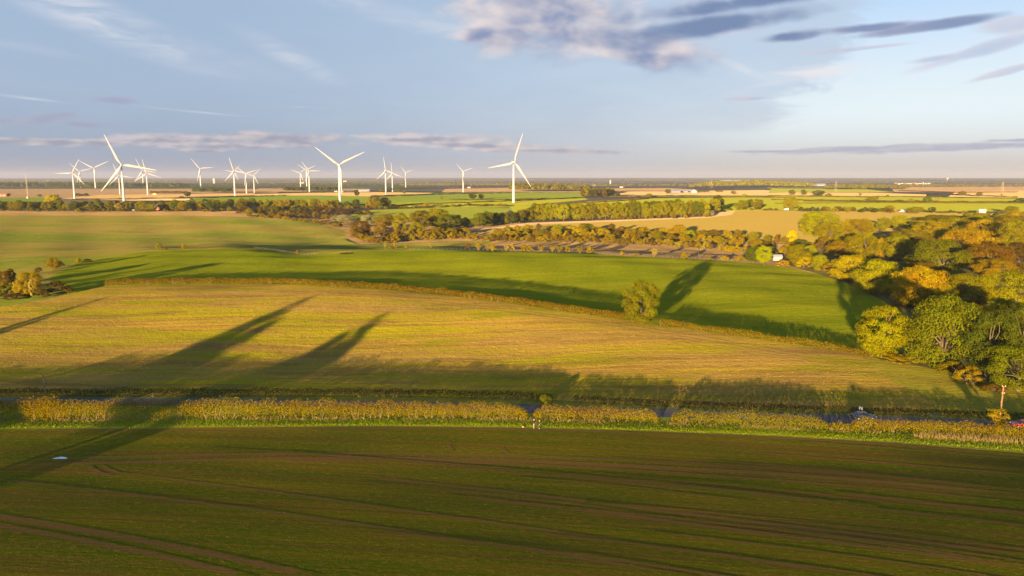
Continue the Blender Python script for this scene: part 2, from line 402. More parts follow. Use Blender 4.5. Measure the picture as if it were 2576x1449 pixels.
# ------------------------------------------------------------------ materials of the ground
def ground_mat(name, c1, c2, c3, ang=0.0, band=(0.012, 0.09), clump=0.9, fine=3.5, mixf=(0.35, 0.65), fleck=None, bump=0.3, rough=1.0, patch=0.006, soil=None, mot=None, rows=None, curve=False):
    m = bpy.data.materials.new(name); m.use_nodes = True
    t = NT(m.node_tree); t.n.clear()
    g = t.new('ShaderNodeNewGeometry')
    P = g.outputs['Position']
    if curve:
        sx = t.new('ShaderNodeSeparateXYZ'); t.l.new(P, sx.inputs[0])
        x45 = t.m('ADD', sx.outputs[0], 45.0)
        yy = t.m('ADD', sx.outputs[1], t.m('MULTIPLY_ADD', t.m('MULTIPLY', x45, x45), 0.0007, t.m('MULTIPLY', sx.outputs[0], 0.09)))
        Q = t.comb(sx.outputs[0], yy, 0.0)
    else:
        Q = t.mapping(P, ang)
    st = t.noise(t.mapping(Q, 0, (band[0], band[1], 0.02)), 1.0, 5, 0.6, 0.3)
    st2 = t.noise(t.mapping(Q, 0, (band[0] * 2.2, band[1] * 7, 0.02)), 1.0, 3, 0.6, 0.2)
    pt = t.noise(P, patch, 4, 0.55, 0.5)
    cl = t.noise(t.mapping(Q, 0, (clump * 0.6, clump * 1.1, 0.4)), 1.0, 4, 0.7, 0.4)
    fi = t.noise(P, fine, 2, 0.7)
    f = t.m('ADD', t.m('MULTIPLY', st, 0.5), t.m('MULTIPLY', pt, 0.25))
    f = t.m('ADD', f, t.m('MULTIPLY', st2, 0.25))
    f = t.ramp(f, mixf[0], mixf[1])
    c = t.mix(f, c1, c2)
    for mot in (mot if isinstance(mot, list) else [mot] if mot else []):
        mo = t.noise(t.mapping(Q, 0, (mot[0], mot[1], 0.02), (7 + mot[0] * 300, 3, 0)), 1.0, 4, 0.6, 0.4)
        c = t.mix(t.m('MULTIPLY', t.ramp(mo, 0.5, 0.62), mot[2]), c, mot[3])
    f3 = t.ramp(t.m('ADD', t.m('MULTIPLY', cl, 0.6), t.m('MULTIPLY', st2, 0.4)), 0.46, 0.66)
    c = t.mix(t.m('MULTIPLY', f3, 0.75), c, c3)
    if fleck:
        c = t.mix(t.m('MULTIPLY', t.ramp(t.m('ADD', t.m('MULTIPLY', fi, 0.6), t.m('MULTIPLY', cl, 0.4)), 0.54, 0.68), 0.8), c, fleck)
    rw = None
    if rows:
        rw = t.noise(t.mapping(Q, 0, (rows[0], rows[1], 0.0), (3, 5, 0)), 1.0, 3, 0.65, 0.15)
        c = t.mix(t.m('MULTIPLY', t.ramp(rw, 0.52, 0.64), rows[2]), c, rows[3])
        rw2 = t.noise(t.mapping(Q, 0, (rows[0] * .8, rows[1] * 2.4, 0.0), (13, 1, 0)), 1.0, 2, 0.6, 0.1)
        c = t.mix(t.m('MULTIPLY', t.ramp(rw2, 0.54, 0.64), rows[2] * .95), c, rows[3])
        c = t.mix(t.m('MULTIPLY', t.ramp(rw2, 0.46, 0.36), rows[2] * .5), c, c1)
    v = t.m('ADD', 0.45, t.m('ADD', t.m('MULTIPLY', fi, 0.5), t.m('MULTIPLY', cl, 0.6)))
    hsv = t.new('ShaderNodeHueSaturation'); t.l.new(c, hsv.inputs['Color']); t.l.new(v, hsv.inputs['Value'])
    c = hsv.outputs[0]
    if soil:
        at = t.new('ShaderNodeAttribute', attribute_name='track')
        tr = t.ramp(t.m('ADD', at.outputs['Fac'], t.m('MULTIPLY', t.m('SUBTRACT', cl, 0.5), 1.1)), 0.35, 0.8)
        c = t.mix(t.m('MULTIPLY', tr, 0.85), c, soil)
    b = t.new('ShaderNodeBsdfDiffuse'); t.l.new(c, b.inputs[0]); b.inputs[1].default_value = rough
    h = t.m('ADD', t.m('MULTIPLY', cl, 0.7), t.m('MULTIPLY', fi, 0.35))
    h = t.m('ADD', h, t.m('MULTIPLY', st2, 0.5))
    bm = t.new('ShaderNodeBump'); bm.inputs['Strength'].default_value = 1.0; bm.inputs['Distance'].default_value = bump
    t.l.new(h, bm.inputs['Height']); t.l.new(bm.outputs[0], b.inputs['Normal'])
    o = t.new('ShaderNodeOutputMaterial'); t.l.new(b.outputs[0], o.inputs[0])
    return m
def voronoi_plain(name):
    m = bpy.data.materials.new(name); m.use_nodes = True
    t = NT(m.node_tree); t.n.clear()
    g = t.new('ShaderNodeNewGeometry'); P = g.outputs['Position']
    vo = t.new('ShaderNodeTexVoronoi', feature='F1'); vo.distance = 'CHEBYCHEV'
    t.l.new(t.mapping(P, 0.35, (0.0026, 0.0019, 0.0)), vo.inputs['Vector']); vo.inputs['Scale'].default_value = 1.0
    sep = t.new('ShaderNodeSeparateColor'); t.l.new(vo.outputs['Color'], sep.inputs[0])
    r = t.new('ShaderNodeValToRGB'); t.l.new(sep.outputs[0], r.inputs[0])
    r.color_ramp.interpolation = 'CONSTANT'
    els = r.color_ramp.elements
    cols = [(0.0, (.20, .12, .065)), (.22, (.10, .12, .035)), (.38, (.30, .20, .10)), (.52, (.13, .085, .045)), (.68, (.12, .15, .035)), (.82, (.24, .16, .08)), (.92, (.07, .075, .03))]
    els[0].position, els[0].color = 0, (*cols[0][1], 1)
    els[1].position, els[1].color = cols[1][0], (*cols[1][1], 1)
    for p, c in cols[2:]:
        e = els.new(p); e.color = (*c, 1)
    n = t.noise(P, 0.004, 4, 0.6)
    c = t.mix(t.m('MULTIPLY', t.ramp(n, 0.45, 0.62), 0.6), r.outputs[0], (.06, .06, .03))
    b = t.new('ShaderNodeBsdfDiffuse'); t.l.new(c, b.inputs[0])
    o = t.new('ShaderNodeOutputMaterial'); t.l.new(b.outputs[0], o.inputs[0])
    return m
ROWS = R(-15)
GM = {
 'plain': voronoi_plain('distant_farmland'),
 'fore': ground_mat('winter_crop', (.064, .084, .002), (.118, .098, .004), (.170, .078, .013), -ROWS, (0.022, 0.30), 1.6, 4.5, (0.42, 0.58), (.24, .18, .014), 0.25, mot=(0.010, 0.07, .6, (.052, .084, .002)), rows=(0.006, 0.85, .85, (.115, .055, .012)), curve=True, soil=(.150, .070, .024)),
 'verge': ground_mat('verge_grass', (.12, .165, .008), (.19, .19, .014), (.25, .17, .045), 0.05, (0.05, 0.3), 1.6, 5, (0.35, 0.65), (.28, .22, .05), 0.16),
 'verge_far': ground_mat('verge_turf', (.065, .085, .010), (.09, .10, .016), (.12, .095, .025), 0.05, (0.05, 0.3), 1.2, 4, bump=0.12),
 'road': ground_mat('asphalt', (.060, .058, .066), (.075, .072, .08), (.05, .05, .055), 0.1, (0.05, 0.6), 1.5, 6, bump=0.01),
 'stubble': ground_mat('stubble', (.205, .180, .006), (.255, .165, .026), (.150, .090, .022), 0.02, (0.006, 0.085), 0.75, 2.2, (0.45, 0.55), (.36, .26, .012), 0.6, soil=(.14, .09, .035), mot=[(0.022, 0.12, .9, (.150, .150, .004)), (0.013, 0.07, .9, (.22, .14, .036)), (0.03, 0.2, .6, (.13, .08, .022))], rows=(0.005, 0.5, .35, (.16, .095, .024))),
 'green': ground_mat('green_crop', (.104, .132, .002), (.150, .152, .004), (.136, .144, .005), -0.25, (0.012, 0.05), 0.8, 2.5, (0.38, 0.62), (.17, .17, .010), 0.42, mot=(0.010, 0.04, .6, (.138, .142, .006)), rows=(0.006, 0.45, .45, (.070, .098, .004))),
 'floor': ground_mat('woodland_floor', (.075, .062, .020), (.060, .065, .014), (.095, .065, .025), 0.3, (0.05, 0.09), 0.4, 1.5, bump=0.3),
 'margin': ground_mat('field_margin_grass', (.150, .145, .008), (.175, .145, .016), (.155, .115, .03), 0.1, (0.02, 0.12), 0.7, 2.2, (.4, .6), (.2, .17, .02), 0.3),
 'pasture': ground_mat('pasture_grass', (.105, .110, .010), (.145, .115, .026), (.14, .10, .03), 0.1, (0.004, 0.022), 0.35, 1.2, (0.38, 0.62), None, 0.2, mot=(0.006, 0.02, .85, (.070, .105, .006))),
 'reed': ground_mat('dry_reeds', (.27, .18, .07), (.17, .11, .035), (.12, .075, .025), 0, (0.02, 0.1), 0.2, 0.7, bump=0.3),
 'rough': ground_mat('rough_grass', (.22, .145, .06), (.15, .095, .04), (.12, .08, .03), 0, (0.03, 0.06), 0.3, 1.0, bump=0.25),
 'pale_bank': ground_mat('bare_chalky_bank', (.30, .21, .13), (.24, .16, .09), (.19, .13, .05), 0, (0.03, 0.06), 0.3, 1.0, bump=0.2),
 'brown_mid': ground_mat('sown_field', (.175, .120, .030), (.155, .130, .022), (.14, .095, .03), 0.9, (0.01, 0.08), 0.3, 1.0, bump=0.15),
 'green_mid': ground_mat('meadow_grass', (.085, .12, .010), (.115, .12, .016), (.11, .105, .02), 0, (0.01, 0.03), 0.2, 0.8, bump=0.15),
 'green_far': ground_mat('distant_green_crop', (.075, .115, .012), (.09, .115, .016), (.085, .105, .016), 0.2, (0.003, 0.02), 0.1, 0.4, bump=0.2),
 'lime_far': ground_mat('distant_bright_crop', (.125, .145, .006), (.15, .15, .014), (.14, .135, .016), 0.9, (0.003, 0.03), 0.1, 0.4, bump=0.2),
 'brown_far': ground_mat('distant_ploughland', (.165, .110, .055), (.195, .135, .068), (.13, .092, .045), 0.1, (0.003, 0.02), 0.1, 0.4, bump=0.2),
 'tan_far': ground_mat('distant_stubble', (.265, .178, .075), (.30, .205, .088), (.24, .165, .07), 0.1, (0.003, 0.02), 0.1, 0.4, bump=0.2),
 'pale_far': ground_mat('distant_pale_stubble', (.40, .28, .15), (.44, .31, .165), (.36, .25, .13), 0.1, (0.003, 0.02), 0.1, 0.4, bump=0.2),
}

# ------------------------------------------------------------------ one sheet of land, cut along the field edges
def mesh_obj(name, V, Fc, mat, parent=None, smooth=False, fmat=None):
    me = bpy.data.meshes.new(name)
    V = np.asarray(V, np.float32).reshape(-1, 3)
    me.vertices.add(len(V)); me.vertices.foreach_set('co', V.ravel())
    if isinstance(Fc, np.ndarray):
        n, k = Fc.shape
        tot = np.full(n, k, np.int32); flat = Fc.astype(np.int32).ravel()
    else:
        tot = np.array([len(f) for f in Fc], np.int32); flat = np.array([i for f in Fc for i in f], np.int32); n = len(Fc)
    me.loops.add(len(flat)); me.loops.foreach_set('vertex_index', flat)
    me.polygons.add(n)
    st = np.concatenate([[0], np.cumsum(tot)[:-1]]).astype(np.int32)
    me.polygons.foreach_set('loop_start', st)
    me.polygons.foreach_set('loop_total', tot)
    if fmat is not None: me.polygons.foreach_set('material_index', np.asarray(fmat, np.int32))
    me.polygons.foreach_set('use_smooth', np.full(n, bool(smooth)))
    me.update(calc_edges=True); me.validate()
    for mm in (mat if isinstance(mat, (list, tuple)) else [mat]): me.materials.append(mm)
    o = bpy.data.objects.new(name, me); COL.objects.link(o)
    if parent is not None: o.parent = parent
    return o
def tag(o, label=None, cat=None, group=None, kind=None):
    if label: o['label'] = label
    if cat: o['category'] = cat
    if group: o['group'] = group
    if kind: o['kind'] = kind
    return o
LAND_LABEL = {'fore': 'dark green winter crop field with brown tramlines in the foreground', 'verge': 'sunlit grass verge in front of the roadside hedge',
 'verge_far': 'shaded grass strip between the road and the far dark hedge', 'road': 'grey asphalt country road running between two hedges',
 'stubble': 'yellow green stubble field with brown streaks beyond the road', 'green': 'bright green rolling crop field with the lone tree',
 'pasture': 'olive pasture on the left behind the green hill crest', 'reed': 'pale dry reeds in front of the left tree belt',
 'rough': 'rough brown grass under the valley scrub and the wood', 'pale_bank': 'pale bare bank in front of the long tree row', 'brown_mid': 'golden brown sown field behind the valley scrub',
 'floor': 'dark leaf strewn woodland floor under the right wood', 'margin': 'green grass margin of the stubble below the right wood',
 'green_mid': 'green meadow behind the willow scrub'}
def inside(P, Q):
    x, y = P[:, 0], P[:, 1]
    c = np.zeros(len(P), bool)
    j = len(Q) - 1
    for i in range(len(Q)):
        xi, yi = Q[i]; xj, yj = Q[j]
        if yi != yj:
            c ^= ((yi > y) != (yj > y)) & (x < (xj - xi) * (y - yi) / (yj - yi) + xi)
        j = i
    return c
def build_land():
    V = []
    r = 90.0
    rings = []
    r = 62.0
    while r < 17500:
        rings.append(r)
        r *= 1.0125 if r < 480 else (1.018 if r < 1500 else 1.035)
    for i, r in enumerate(rings):
        da = 0.011 if r < 1500 else 0.016
        for a in np.arange(-0.80, 0.801, da):
            a2 = a + (0.5 * da if i % 2 else 0)
            V.append((r * math.sin(a2), r * math.cos(a2)))
    for x in np.arange(-420, 421, 30):
        for y in np.arange(-260, 150, 30):
            if math.hypot(x, y) < 58 or abs(math.atan2(x, y)) > 0.83: V.append((float(x), float(y)))
    for x, y in ((-13000, -400), (13000, -400), (-13000, 16500), (13000, 16500), (0, 17600)): V.append((x, y))
    faces = []
    for (name, poly, mk, step) in FIELDS:
        pp = plan(poly, step)
        q = [pp[0]]
        for p in pp[1:]:
            if math.hypot(p[0] - q[-1][0], p[1] - q[-1][1]) > 0.15: q.append(p)
        if math.hypot(q[0][0] - q[-1][0], q[0][1] - q[-1][1]) < 0.15: q.pop()
        faces.append(list(range(len(V), len(V) + len(q))))
        V += q
    res = delaunay_2d_cdt([Vector(p) for p in V], [(f[i], f[(i + 1) % len(f)]) for f in faces for i in range(len(f))], [], 0, 0.02, False)
    vc = np.array([(v.x, v.y) for v in res[0]])
    z = zt(vc[:, 0], vc[:, 1])
    V3 = np.column_stack([vc, z])
    tri = np.array(res[2], np.int64)
    cen = (vc[tri[:, 0]] + vc[tri[:, 1]] + vc[tri[:, 2]]) / 3
    owner = np.full(len(tri), -1)
    for k, fc in enumerate(faces):
        owner[inside(cen, np.array([V[i] for i in fc]))] = k
    for k in range(-1, len(FIELDS)):
        sel = tri[owner == k]
        if len(sel) == 0: continue
        used, inv = np.unique(sel.ravel(), return_inverse=True)
        nm, mk = ('ground', 'plain') if k < 0 else (FIELDS[k][0], FIELDS[k][2])
        o = mesh_obj(nm, V3[used], inv.reshape(-1, 3), GM[mk], smooth=True)
        if o.data.polygons[0].normal.z < 0: o.data.flip_normals()
        tag(o, LAND_LABEL.get(mk), None, None, 'structure')
build_land()
# ------------------------------------------------------------------ plants
def leaf_mat(name, objcol=True, col=(.1, .1, .02), var=0.55, trans=0.32):
    m = bpy.data.materials.new(name); m.use_nodes = True
    t = NT(m.node_tree); t.n.clear()
    g = t.new('ShaderNodeNewGeometry')
    if objcol:
        oi = t.new('ShaderNodeObjectInfo'); c = oi.outputs['Color']; rnd = oi.outputs['Random']
    else:
        rgb = t.new('ShaderNodeRGB'); rgb.outputs[0].default_value = (*col, 1); c = rgb.outputs[0]; rnd = 0.5
    r = g.outputs['Random Per Island']
    tc = t.new('ShaderNodeTexCoord')
    n = t.noise(tc.outputs['Object'], 4.0, 3, 0.65)
    n2 = t.noise(g.outputs['Position'], 0.16, 4, 0.65)
    hsv = t.new('ShaderNodeHueSaturation'); t.l.new(c, hsv.inputs['Color'])
    hue = t.m('MULTIPLY_ADD', n, 0.05, t.m('MULTIPLY_ADD', n2, 0.075, 0.441))
    t.l.new(t.m('MULTIPLY_ADD', r, 0.012, hue), hsv.inputs['Hue'])
    hsv.inputs['Saturation'].default_value = 1.06
    val = t.m('MULTIPLY_ADD', r, var * 0.8, t.m('MULTIPLY_ADD', n, var * 0.9, t.m('MULTIPLY_ADD', n2, 0.7, 1 - var * 0.85 - 0.35)))
    t.l.new(val, hsv.inputs['Value'])
    d = t.new('ShaderNodeBsdfDiffuse'); t.l.new(hsv.outputs[0], d.inputs[0])
    tr = t.new('ShaderNodeBsdfTranslucent'); t.l.new(hsv.outputs[0], tr.inputs[0])
    mx = t.new('ShaderNodeMixShader'); mx.inputs[0].default_value = trans
    t.l.new(d.outputs[0], mx.inputs[1]); t.l.new(tr.outputs[0], mx.inputs[2])
    o = t.new('ShaderNodeOutputMaterial'); t.l.new(mx.outputs[0], o.inputs[0])
    return m
def flat_mat(name, col, rough=0.8, spec=0.2, noise=0.25, nscale=2.0, metal=0.0):
    m = bpy.data.materials.new(name); m.use_nodes = True
    t = NT(m.node_tree); b = t.n['Principled BSDF']
    tc = t.new('ShaderNodeTexCoord')
    n = t.noise(tc.outputs['Object'], nscale, 4, 0.6)
    hsv = t.new('ShaderNodeHueSaturation'); hsv.inputs['Color'].default_value = (*col, 1)
    t.l.new(t.m('ADD', 1 - noise / 2, t.m('MULTIPLY', n, noise)), hsv.inputs['Value'])
    t.l.new(hsv.outputs[0], b.inputs['Base Color'])
    b.inputs['Roughness'].default_value = rough
    b.inputs['Specular IOR Level'].default_value = spec
    b.inputs['Metallic'].default_value = metal
    return m
LEAF = leaf_mat('leaves')
BARK = flat_mat('bark', (.12, .09, .055), 0.9, 0.1, 0.5, 4)
PALEBARK = flat_mat('pale_bark', (.17, .125, .065), 0.9, 0.1, 0.4, 4)
DRY = leaf_mat('dry_stems', False, (.27, .185, .075), 0.6, 0.15)

def quads(C, N, S, rs, asp=0.75):
    """leaf quads at C with normals N and sizes S"""
    n = len(C)
    N = N / (np.linalg.norm(N, axis=1, keepdims=True) + 1e-9)
    r = rs.normal(size=(n, 3))
    U = np.cross(N, r); U /= (np.linalg.norm(U, axis=1, keepdims=True) + 1e-9)
    W = np.cross(N, U)
    S = S[:, None]
    V = np.stack([C - U * S, C - W * S * asp, C + U * S, C + W * S * asp], 1)
    return V.reshape(-1, 3), np.arange(4 * n).reshape(-1, 4)
def tube(P, rad, k=5):
    P = np.asarray(P, float); n = len(P); rad = np.asarray(rad, float)
    T = np.gradient(P, axis=0); T /= (np.linalg.norm(T, axis=1, keepdims=True) + 1e-9)
    ref = np.array([0.0, 0.0, 1.0]) if abs(T[0, 2]) < 0.8 else np.array([1.0, 0, 0])
    U = np.cross(T, ref); U /= (np.linalg.norm(U, axis=1, keepdims=True) + 1e-9)
    W = np.cross(T, U)
    a = np.arange(k) * 2 * math.pi / k
    V = P[:, None] + rad[:, None, None] * (np.cos(a)[None, :, None] * U[:, None] + np.sin(a)[None, :, None] * W[:, None])
    F_ = [(i * k + j, i * k + (j + 1) % k, (i + 1) * k + (j + 1) % k, (i + 1) * k + j) for i in range(n - 1) for j in range(k)]
    V = V.reshape(-1, 3)
    return V, F_
class MB:
    def __init__(s): s.V = []; s.F = []; s.M = []; s.n = 0
    def add(s, V, Fc, mi=0):
        V = np.asarray(V, float)
        s.V.append(V); s.F += [tuple(int(i) + s.n for i in f) for f in Fc]; s.M += [mi] * len(Fc); s.n += len(V)
        return s
    def tube(s, P, rad, k=5, mi=0): return s.add(*tube(P, rad, k), mi)
    def box(s, c, d, mi=0, rz=0.0, taper=1.0):
        x, y, z = (v / 2 for v in d)
        V = np.array([(-x, -y, -z), (x, -y, -z), (x, y, -z), (-x, y, -z), (-x * taper, -y * taper, z), (x * taper, -y * taper, z), (x * taper, y * taper, z), (-x * taper, y * taper, z)])
        if rz:
            ca, sa = math.cos(rz), math.sin(rz)
            V = V @ np.array([[ca, sa, 0], [-sa, ca, 0], [0, 0, 1]])
        return s.add(V + np.array(c), [(3, 2, 1, 0), (4, 5, 6, 7), (0, 1, 5, 4), (1, 2, 6, 5), (2, 3, 7, 6), (3, 0, 4, 7)], mi)
    def build(s, name, mat, parent=None, smooth=False):
        return mesh_obj(name, np.concatenate(s.V), s.F, mat, parent, smooth, s.M)
def empty(name, loc, rz=0.0, sc=None):
    o = bpy.data.objects.new(name, None); COL.objects.link(o)
    o.location = loc; o.rotation_euler = (0, 0, rz)
    o.empty_display_size = 0.5
    if sc is not None: o.scale = sc
    return o

def sph(rs, n):
    v = rs.normal(size=(n, 3)); return v / np.linalg.norm(v, axis=1, keepdims=True)
def lob(d, seed):
    """uneven outline: the crown bulges towards some sides and is hollow towards others"""
    f = 1.0
    for k in range(5):
        r_ = np.random.RandomState(seed * 31 + k); v = r_.normal(size=3); v /= np.linalg.norm(v)
        f += (.12 if k % 2 == 0 else -.14) * max(0.0, float(d @ v) - .35) / .65
    return f
def crown_data(seed, ncl, nleaf, leaf, kind):
    """unit crown: about 1 wide, 1 high. returns leaf verts, faces, clump centres"""
    rs = np.random.RandomState(seed)
    cc = []; cr = []
    tries = 0
    while len(cc) < ncl and tries < 4000:
        tries += 1
        d = sph(rs, 1)[0]; q = rs.uniform(0.4, 1.0) ** 0.36
        if kind == 'round': c = np.array([0, 0, .48]) + d * q * lob(d, seed) * np.array([.40, .40, .43])
        elif kind == 'oval': c = np.array([0, 0, .50]) + d * q * lob(d, seed) * np.array([.37, .37, .43])
        elif kind == 'poplar': c = np.array([0, 0, .55]) + d * q * np.array([.3, .3, .42])
        elif kind == 'lobed': c = np.array([0, 0, .49]) + d * q * lob(d, seed) * np.array([.44, .44, .43])
        elif kind == 'dome': c = np.array([0, 0, .46]) + d * q * np.array([.41, .41, .44])
        elif kind == 'spire':
            a = rs.uniform(0, 6.283); zz = rs.uniform(.08, .95); rr = .36 * (1 - zz) * q; c = np.array([math.cos(a) * rr, math.sin(a) * rr, zz])
        elif kind == 'shrub':
            c = d * q * np.array([.38, .38, .62]); c[2] = abs(c[2]) + .12
        elif kind == 'fan':
            a = rs.uniform(0, 6.283); zz = rs.uniform(.25, .85); rr = rs.uniform(.1, .42) * (zz + .15)
            c = np.array([math.cos(a) * rr, math.sin(a) * rr, zz])
        r = rs.uniform(.06, .155) * (1.12 if kind in ('round', 'lobed') else 1.0)
        if kind == 'spire': r = .03 + .10 * (1 - c[2])
        if c[2] + r > 1.0: c[2] = 1.0 - r
        if c[2] > .03 and all(np.linalg.norm(c - o) > (.075 if kind != 'spire' else .03) for o in cc):
            cc.append(c); cr.append(r)
    cc = np.array(cc); cr = np.array(cr)
    wgt = cr ** 2; wgt /= wgt.sum()
    ids = rs.choice(len(cc), nleaf, p=wgt)
    d = sph(rs, nleaf)
    d[:, 2] = np.where(d[:, 2] < -0.35, -d[:, 2], d[:, 2])
    rad = cr[ids] * (1 - 0.55 * rs.rand(nleaf) ** 2.2) * (1 + .12 * np.sin(d[:, 0] * 9 + ids) * np.sin(d[:, 1] * 8 + ids))
    C = cc[ids] + d * rad[:, None] * np.array([1, 1, .85])
    C[:, 2] = np.maximum(C[:, 2], 0.01 if kind in ('shrub', 'fan') else .04)
    cen = np.array([0, 0, .5])
    N = d * 1.0 + (C - cen) * 0.9 + rs.normal(size=(nleaf, 3)) * .55
    S = leaf * rs.uniform(.6, 1.25, nleaf)
    V, Fc = quads(C, N, S, rs)
    return V, Fc, cc
def bent(rs, a, b, n=4, w=.03):
    a = np.array(a, float); b = np.array(b, float)
    P = np.array([a + (b - a) * i / (n - 1) for i in range(n)])
    P[1:-1] += rs.normal(size=(n - 2, 3)) * w
    return P
def trunk_data(seed, cc, kind):
    rs = np.random.RandomState(seed + 77)
    mb = MB()
    if kind in ('shrub', 'fan'):
        for i in range(9 if kind == 'shrub' else 14):
            c = cc[rs.randint(len(cc))]
            a = rs.uniform(0, 6.283)
            P = bent(rs, (math.cos(a) * .05, math.sin(a) * .05, -.02), c * np.array([1.02, 1.02, 1.0]), 4, .025)
            mb.tube(P, np.linspace(.014, .005, 4), 4)
    else:
        top = .62 if kind != 'poplar' else .85
        P = bent(rs, (0, 0, -.03), (rs.uniform(-.03, .03), rs.uniform(-.03, .03), top), 6, .012)
        mb.tube(P, np.linspace(.034, .010, 6), 7)
        for i in rs.choice(len(cc), min(len(cc), 14), replace=False):
            f = rs.uniform(.25, .8)
            st = P[0] + (P[-1] - P[0]) * f
            if cc[i][2] > st[2] - .08:
                mb.tube(bent(rs, st, cc[i], 4, .02), np.linspace(.014, .004, 4), 5)
    return mb
PROTO = {}
def proto(kind, seed, ncl, nleaf, leaf):
    V, Fc, cc = crown_data(seed, ncl, nleaf, leaf, kind)
    tb = trunk_data(seed, cc, kind)
    bark = PALEBARK if kind in ('fan',) else BARK
    crown = bpy.data.meshes.new('crown')
    o1 = mesh_obj('crown', V, Fc, LEAF); me1 = o1.data
    o2 = tb.build('trunk', bark); me2 = o2.data
    tv = np.concatenate(tb.V)
    Vb = np.concatenate([V, tv]); Fb = [tuple(f) for f in Fc] + [tuple(i + len(V) for i in f) for f in tb.F]
    o3 = mesh_obj('plant', Vb, Fb, [LEAF, bark], None, False, [0] * len(Fc) + [1] * len(tb.F)); me3 = o3.data
    for o in (o1, o2, o3): bpy.data.objects.remove(o)
    bpy.data.meshes.remove(crown)
    PROTO.setdefault(kind, []).append((me1, me2, me3))
for sd in (3, 8, 15, 24): proto('round', sd, 64, 24000, .0115)
for sd in (4, 9, 21, 28): proto('lobed', sd, 66, 24000, .0115)
for sd in (5, 12, 33): proto('oval', sd, 54, 17000, .013)
for sd in (6, 17): proto('poplar', sd, 30, 6500, .019)
for sd in (7, 13, 19, 27): proto('shrub', sd, 26, 6000, .019)
for sd in (14, 37): proto('dome', sd, 72, 24000, .0115)
for sd in (2, 41): proto('spire', sd, 60, 7000, .016)
for sd in (11, 23): proto('fan', sd, 28, 3200, .017)

PAL = {'hedge olive': (.200, .132, .008), 'hedge green': (.170, .134, .008), 'lone olive': (.155, .145, .012), 'gold': (.33, .22, .010), 'yellow': (.39, .28, .012), 'lime': (.25, .25, .012), 'yellow green': (.25, .22, .012), 'olive': (.185, .148, .012),
       'golden green': (.232, .195, .012), 'green': (.130, .132, .010), 'dark green': (.080, .088, .010), 'russet': (.20, .128, .014), 'golden brown': (.26, .178, .013),
       'brown': (.140, .084, .014), 'dark brown': (.092, .054, .012), 'orange': (.31, .18, .010), 'silver green': (.29, .26, .12), 'red brown': (.16, .088, .012), 'pale gold': (.35, .25, .05)}
RNG = random.Random(11)
NPL = [0]
PLANTS = []
def plant(kind, dx, base, w, h, col, label, cat='tree', group=None, parts=None, name=None, at=None, rz=None):
    """a tree or shrub whose foot is at one place of the land; w, h in view units"""
    if at is None:
        x, y, z = bp(dx, base)
        k = mpp(x, y); W, H = w * k * (1.3 if any(q in (group or '') for q in ('scrub', 'thicket')) else 1.16), h * k * (1.32 if any(q in (group or '') for q in ('scrub', 'thicket')) else 1.12 if 'wood' in (group or '') else 1.06)
    else:
        x, y = at; z = zg(x, y); W, H = w, h
    me = RNG.choice(PROTO[kind])
    c = PAL[col]; j = RNG.uniform(.86, 1.14); g = RNG.uniform(.94, 1.06)
    colr = (c[0] * j, c[1] * j * g, c[2] * j, 1)
    rz = RNG.uniform(0, 6.283) if rz is None else rz
    sy = RNG.uniform(.86, 1.14)
    nm = name or {'tree': 'broadleaf_tree', 'shrub': 'shrub', 'bush': 'bush'}.get(cat, 'broadleaf_tree')
    if parts is None: parts = w > 26 and at is None
    if parts:
        e = empty(nm, (x, y, z - .05), rz, (W, W * sy, H))
        for m_, pn in ((me[0], 'crown'), (me[1], 'stems' if kind in ('shrub', 'fan') else 'trunk')):
            o = bpy.data.objects.new(pn, m_); COL.objects.link(o); o.parent = e; o.color = colr
    else:
        e = bpy.data.objects.new(nm, me[2]); COL.objects.link(e)
        e.location = (x, y, z - .05); e.rotation_euler = (0, 0, rz); e.scale = (W, W * sy, H); e.color = colr
    tag(e, label, cat, group)
    PLANTS.append((dx, base, w, h))
    return e
ORD = ['first', 'second', 'third', 'fourth', 'fifth', 'sixth', 'seventh', 'eighth', 'ninth', 'tenth', 'eleventh', 'twelfth', 'thirteenth', 'fourteenth', 'fifteenth', 'sixteenth', 'seventeenth', 'eighteenth', 'nineteenth', 'twentieth']
def ordinal(i):
    if i < 20: return ORD[i]
    t = {2: 'twenty', 3: 'thirty', 4: 'forty', 5: 'fifty', 6: 'sixty'}[(i + 1) // 10]
    return (t[:-1] + 'ieth') if (i + 1) % 10 == 0 else t + '-' + ORD[(i + 1) % 10 - 1]
def along(path, f):
    L = [0]
    for a, b in zip(path, path[1:]): L.append(L[-1] + math.hypot(b[0] - a[0], b[1] - a[1]))
    d = f * L[-1]
    for i in range(len(path) - 1):
        if d <= L[i + 1] or i == len(path) - 2:
            u = (d - L[i]) / (L[i + 1] - L[i])
            return (path[i][0] + (path[i + 1][0] - path[i][0]) * u, path[i][1] + (path[i + 1][1] - path[i][1]) * u)
def row(path, n, w, h, cols, kinds, where, group, cat='shrub', jy=1.5, jx=.35):
    """n plants along a line of the view, each labelled by colour and its count from the nearer end"""
    made = []
    for i in range(n):
        f = (i + .5 + RNG.uniform(-jx, jx)) / n
        x, y = along(path, f)
        made.append([x, y + RNG.uniform(-jy, jy), RNG.uniform(*w), RNG.uniform(*h), RNG.choice(cols), RNG.choice(kinds)])
    made.sort()
    for i, (x, y, ww, hh, col, kd) in enumerate(made):
        fromleft = i < n / 2
        k = i if fromleft else n - 1 - i
        o = ordinal(k) + (' from the left' if fromleft else ' from the right')
        plant(kd, x, y, ww, hh, col, f'{col} {cat} {where}, {o}', cat, group)

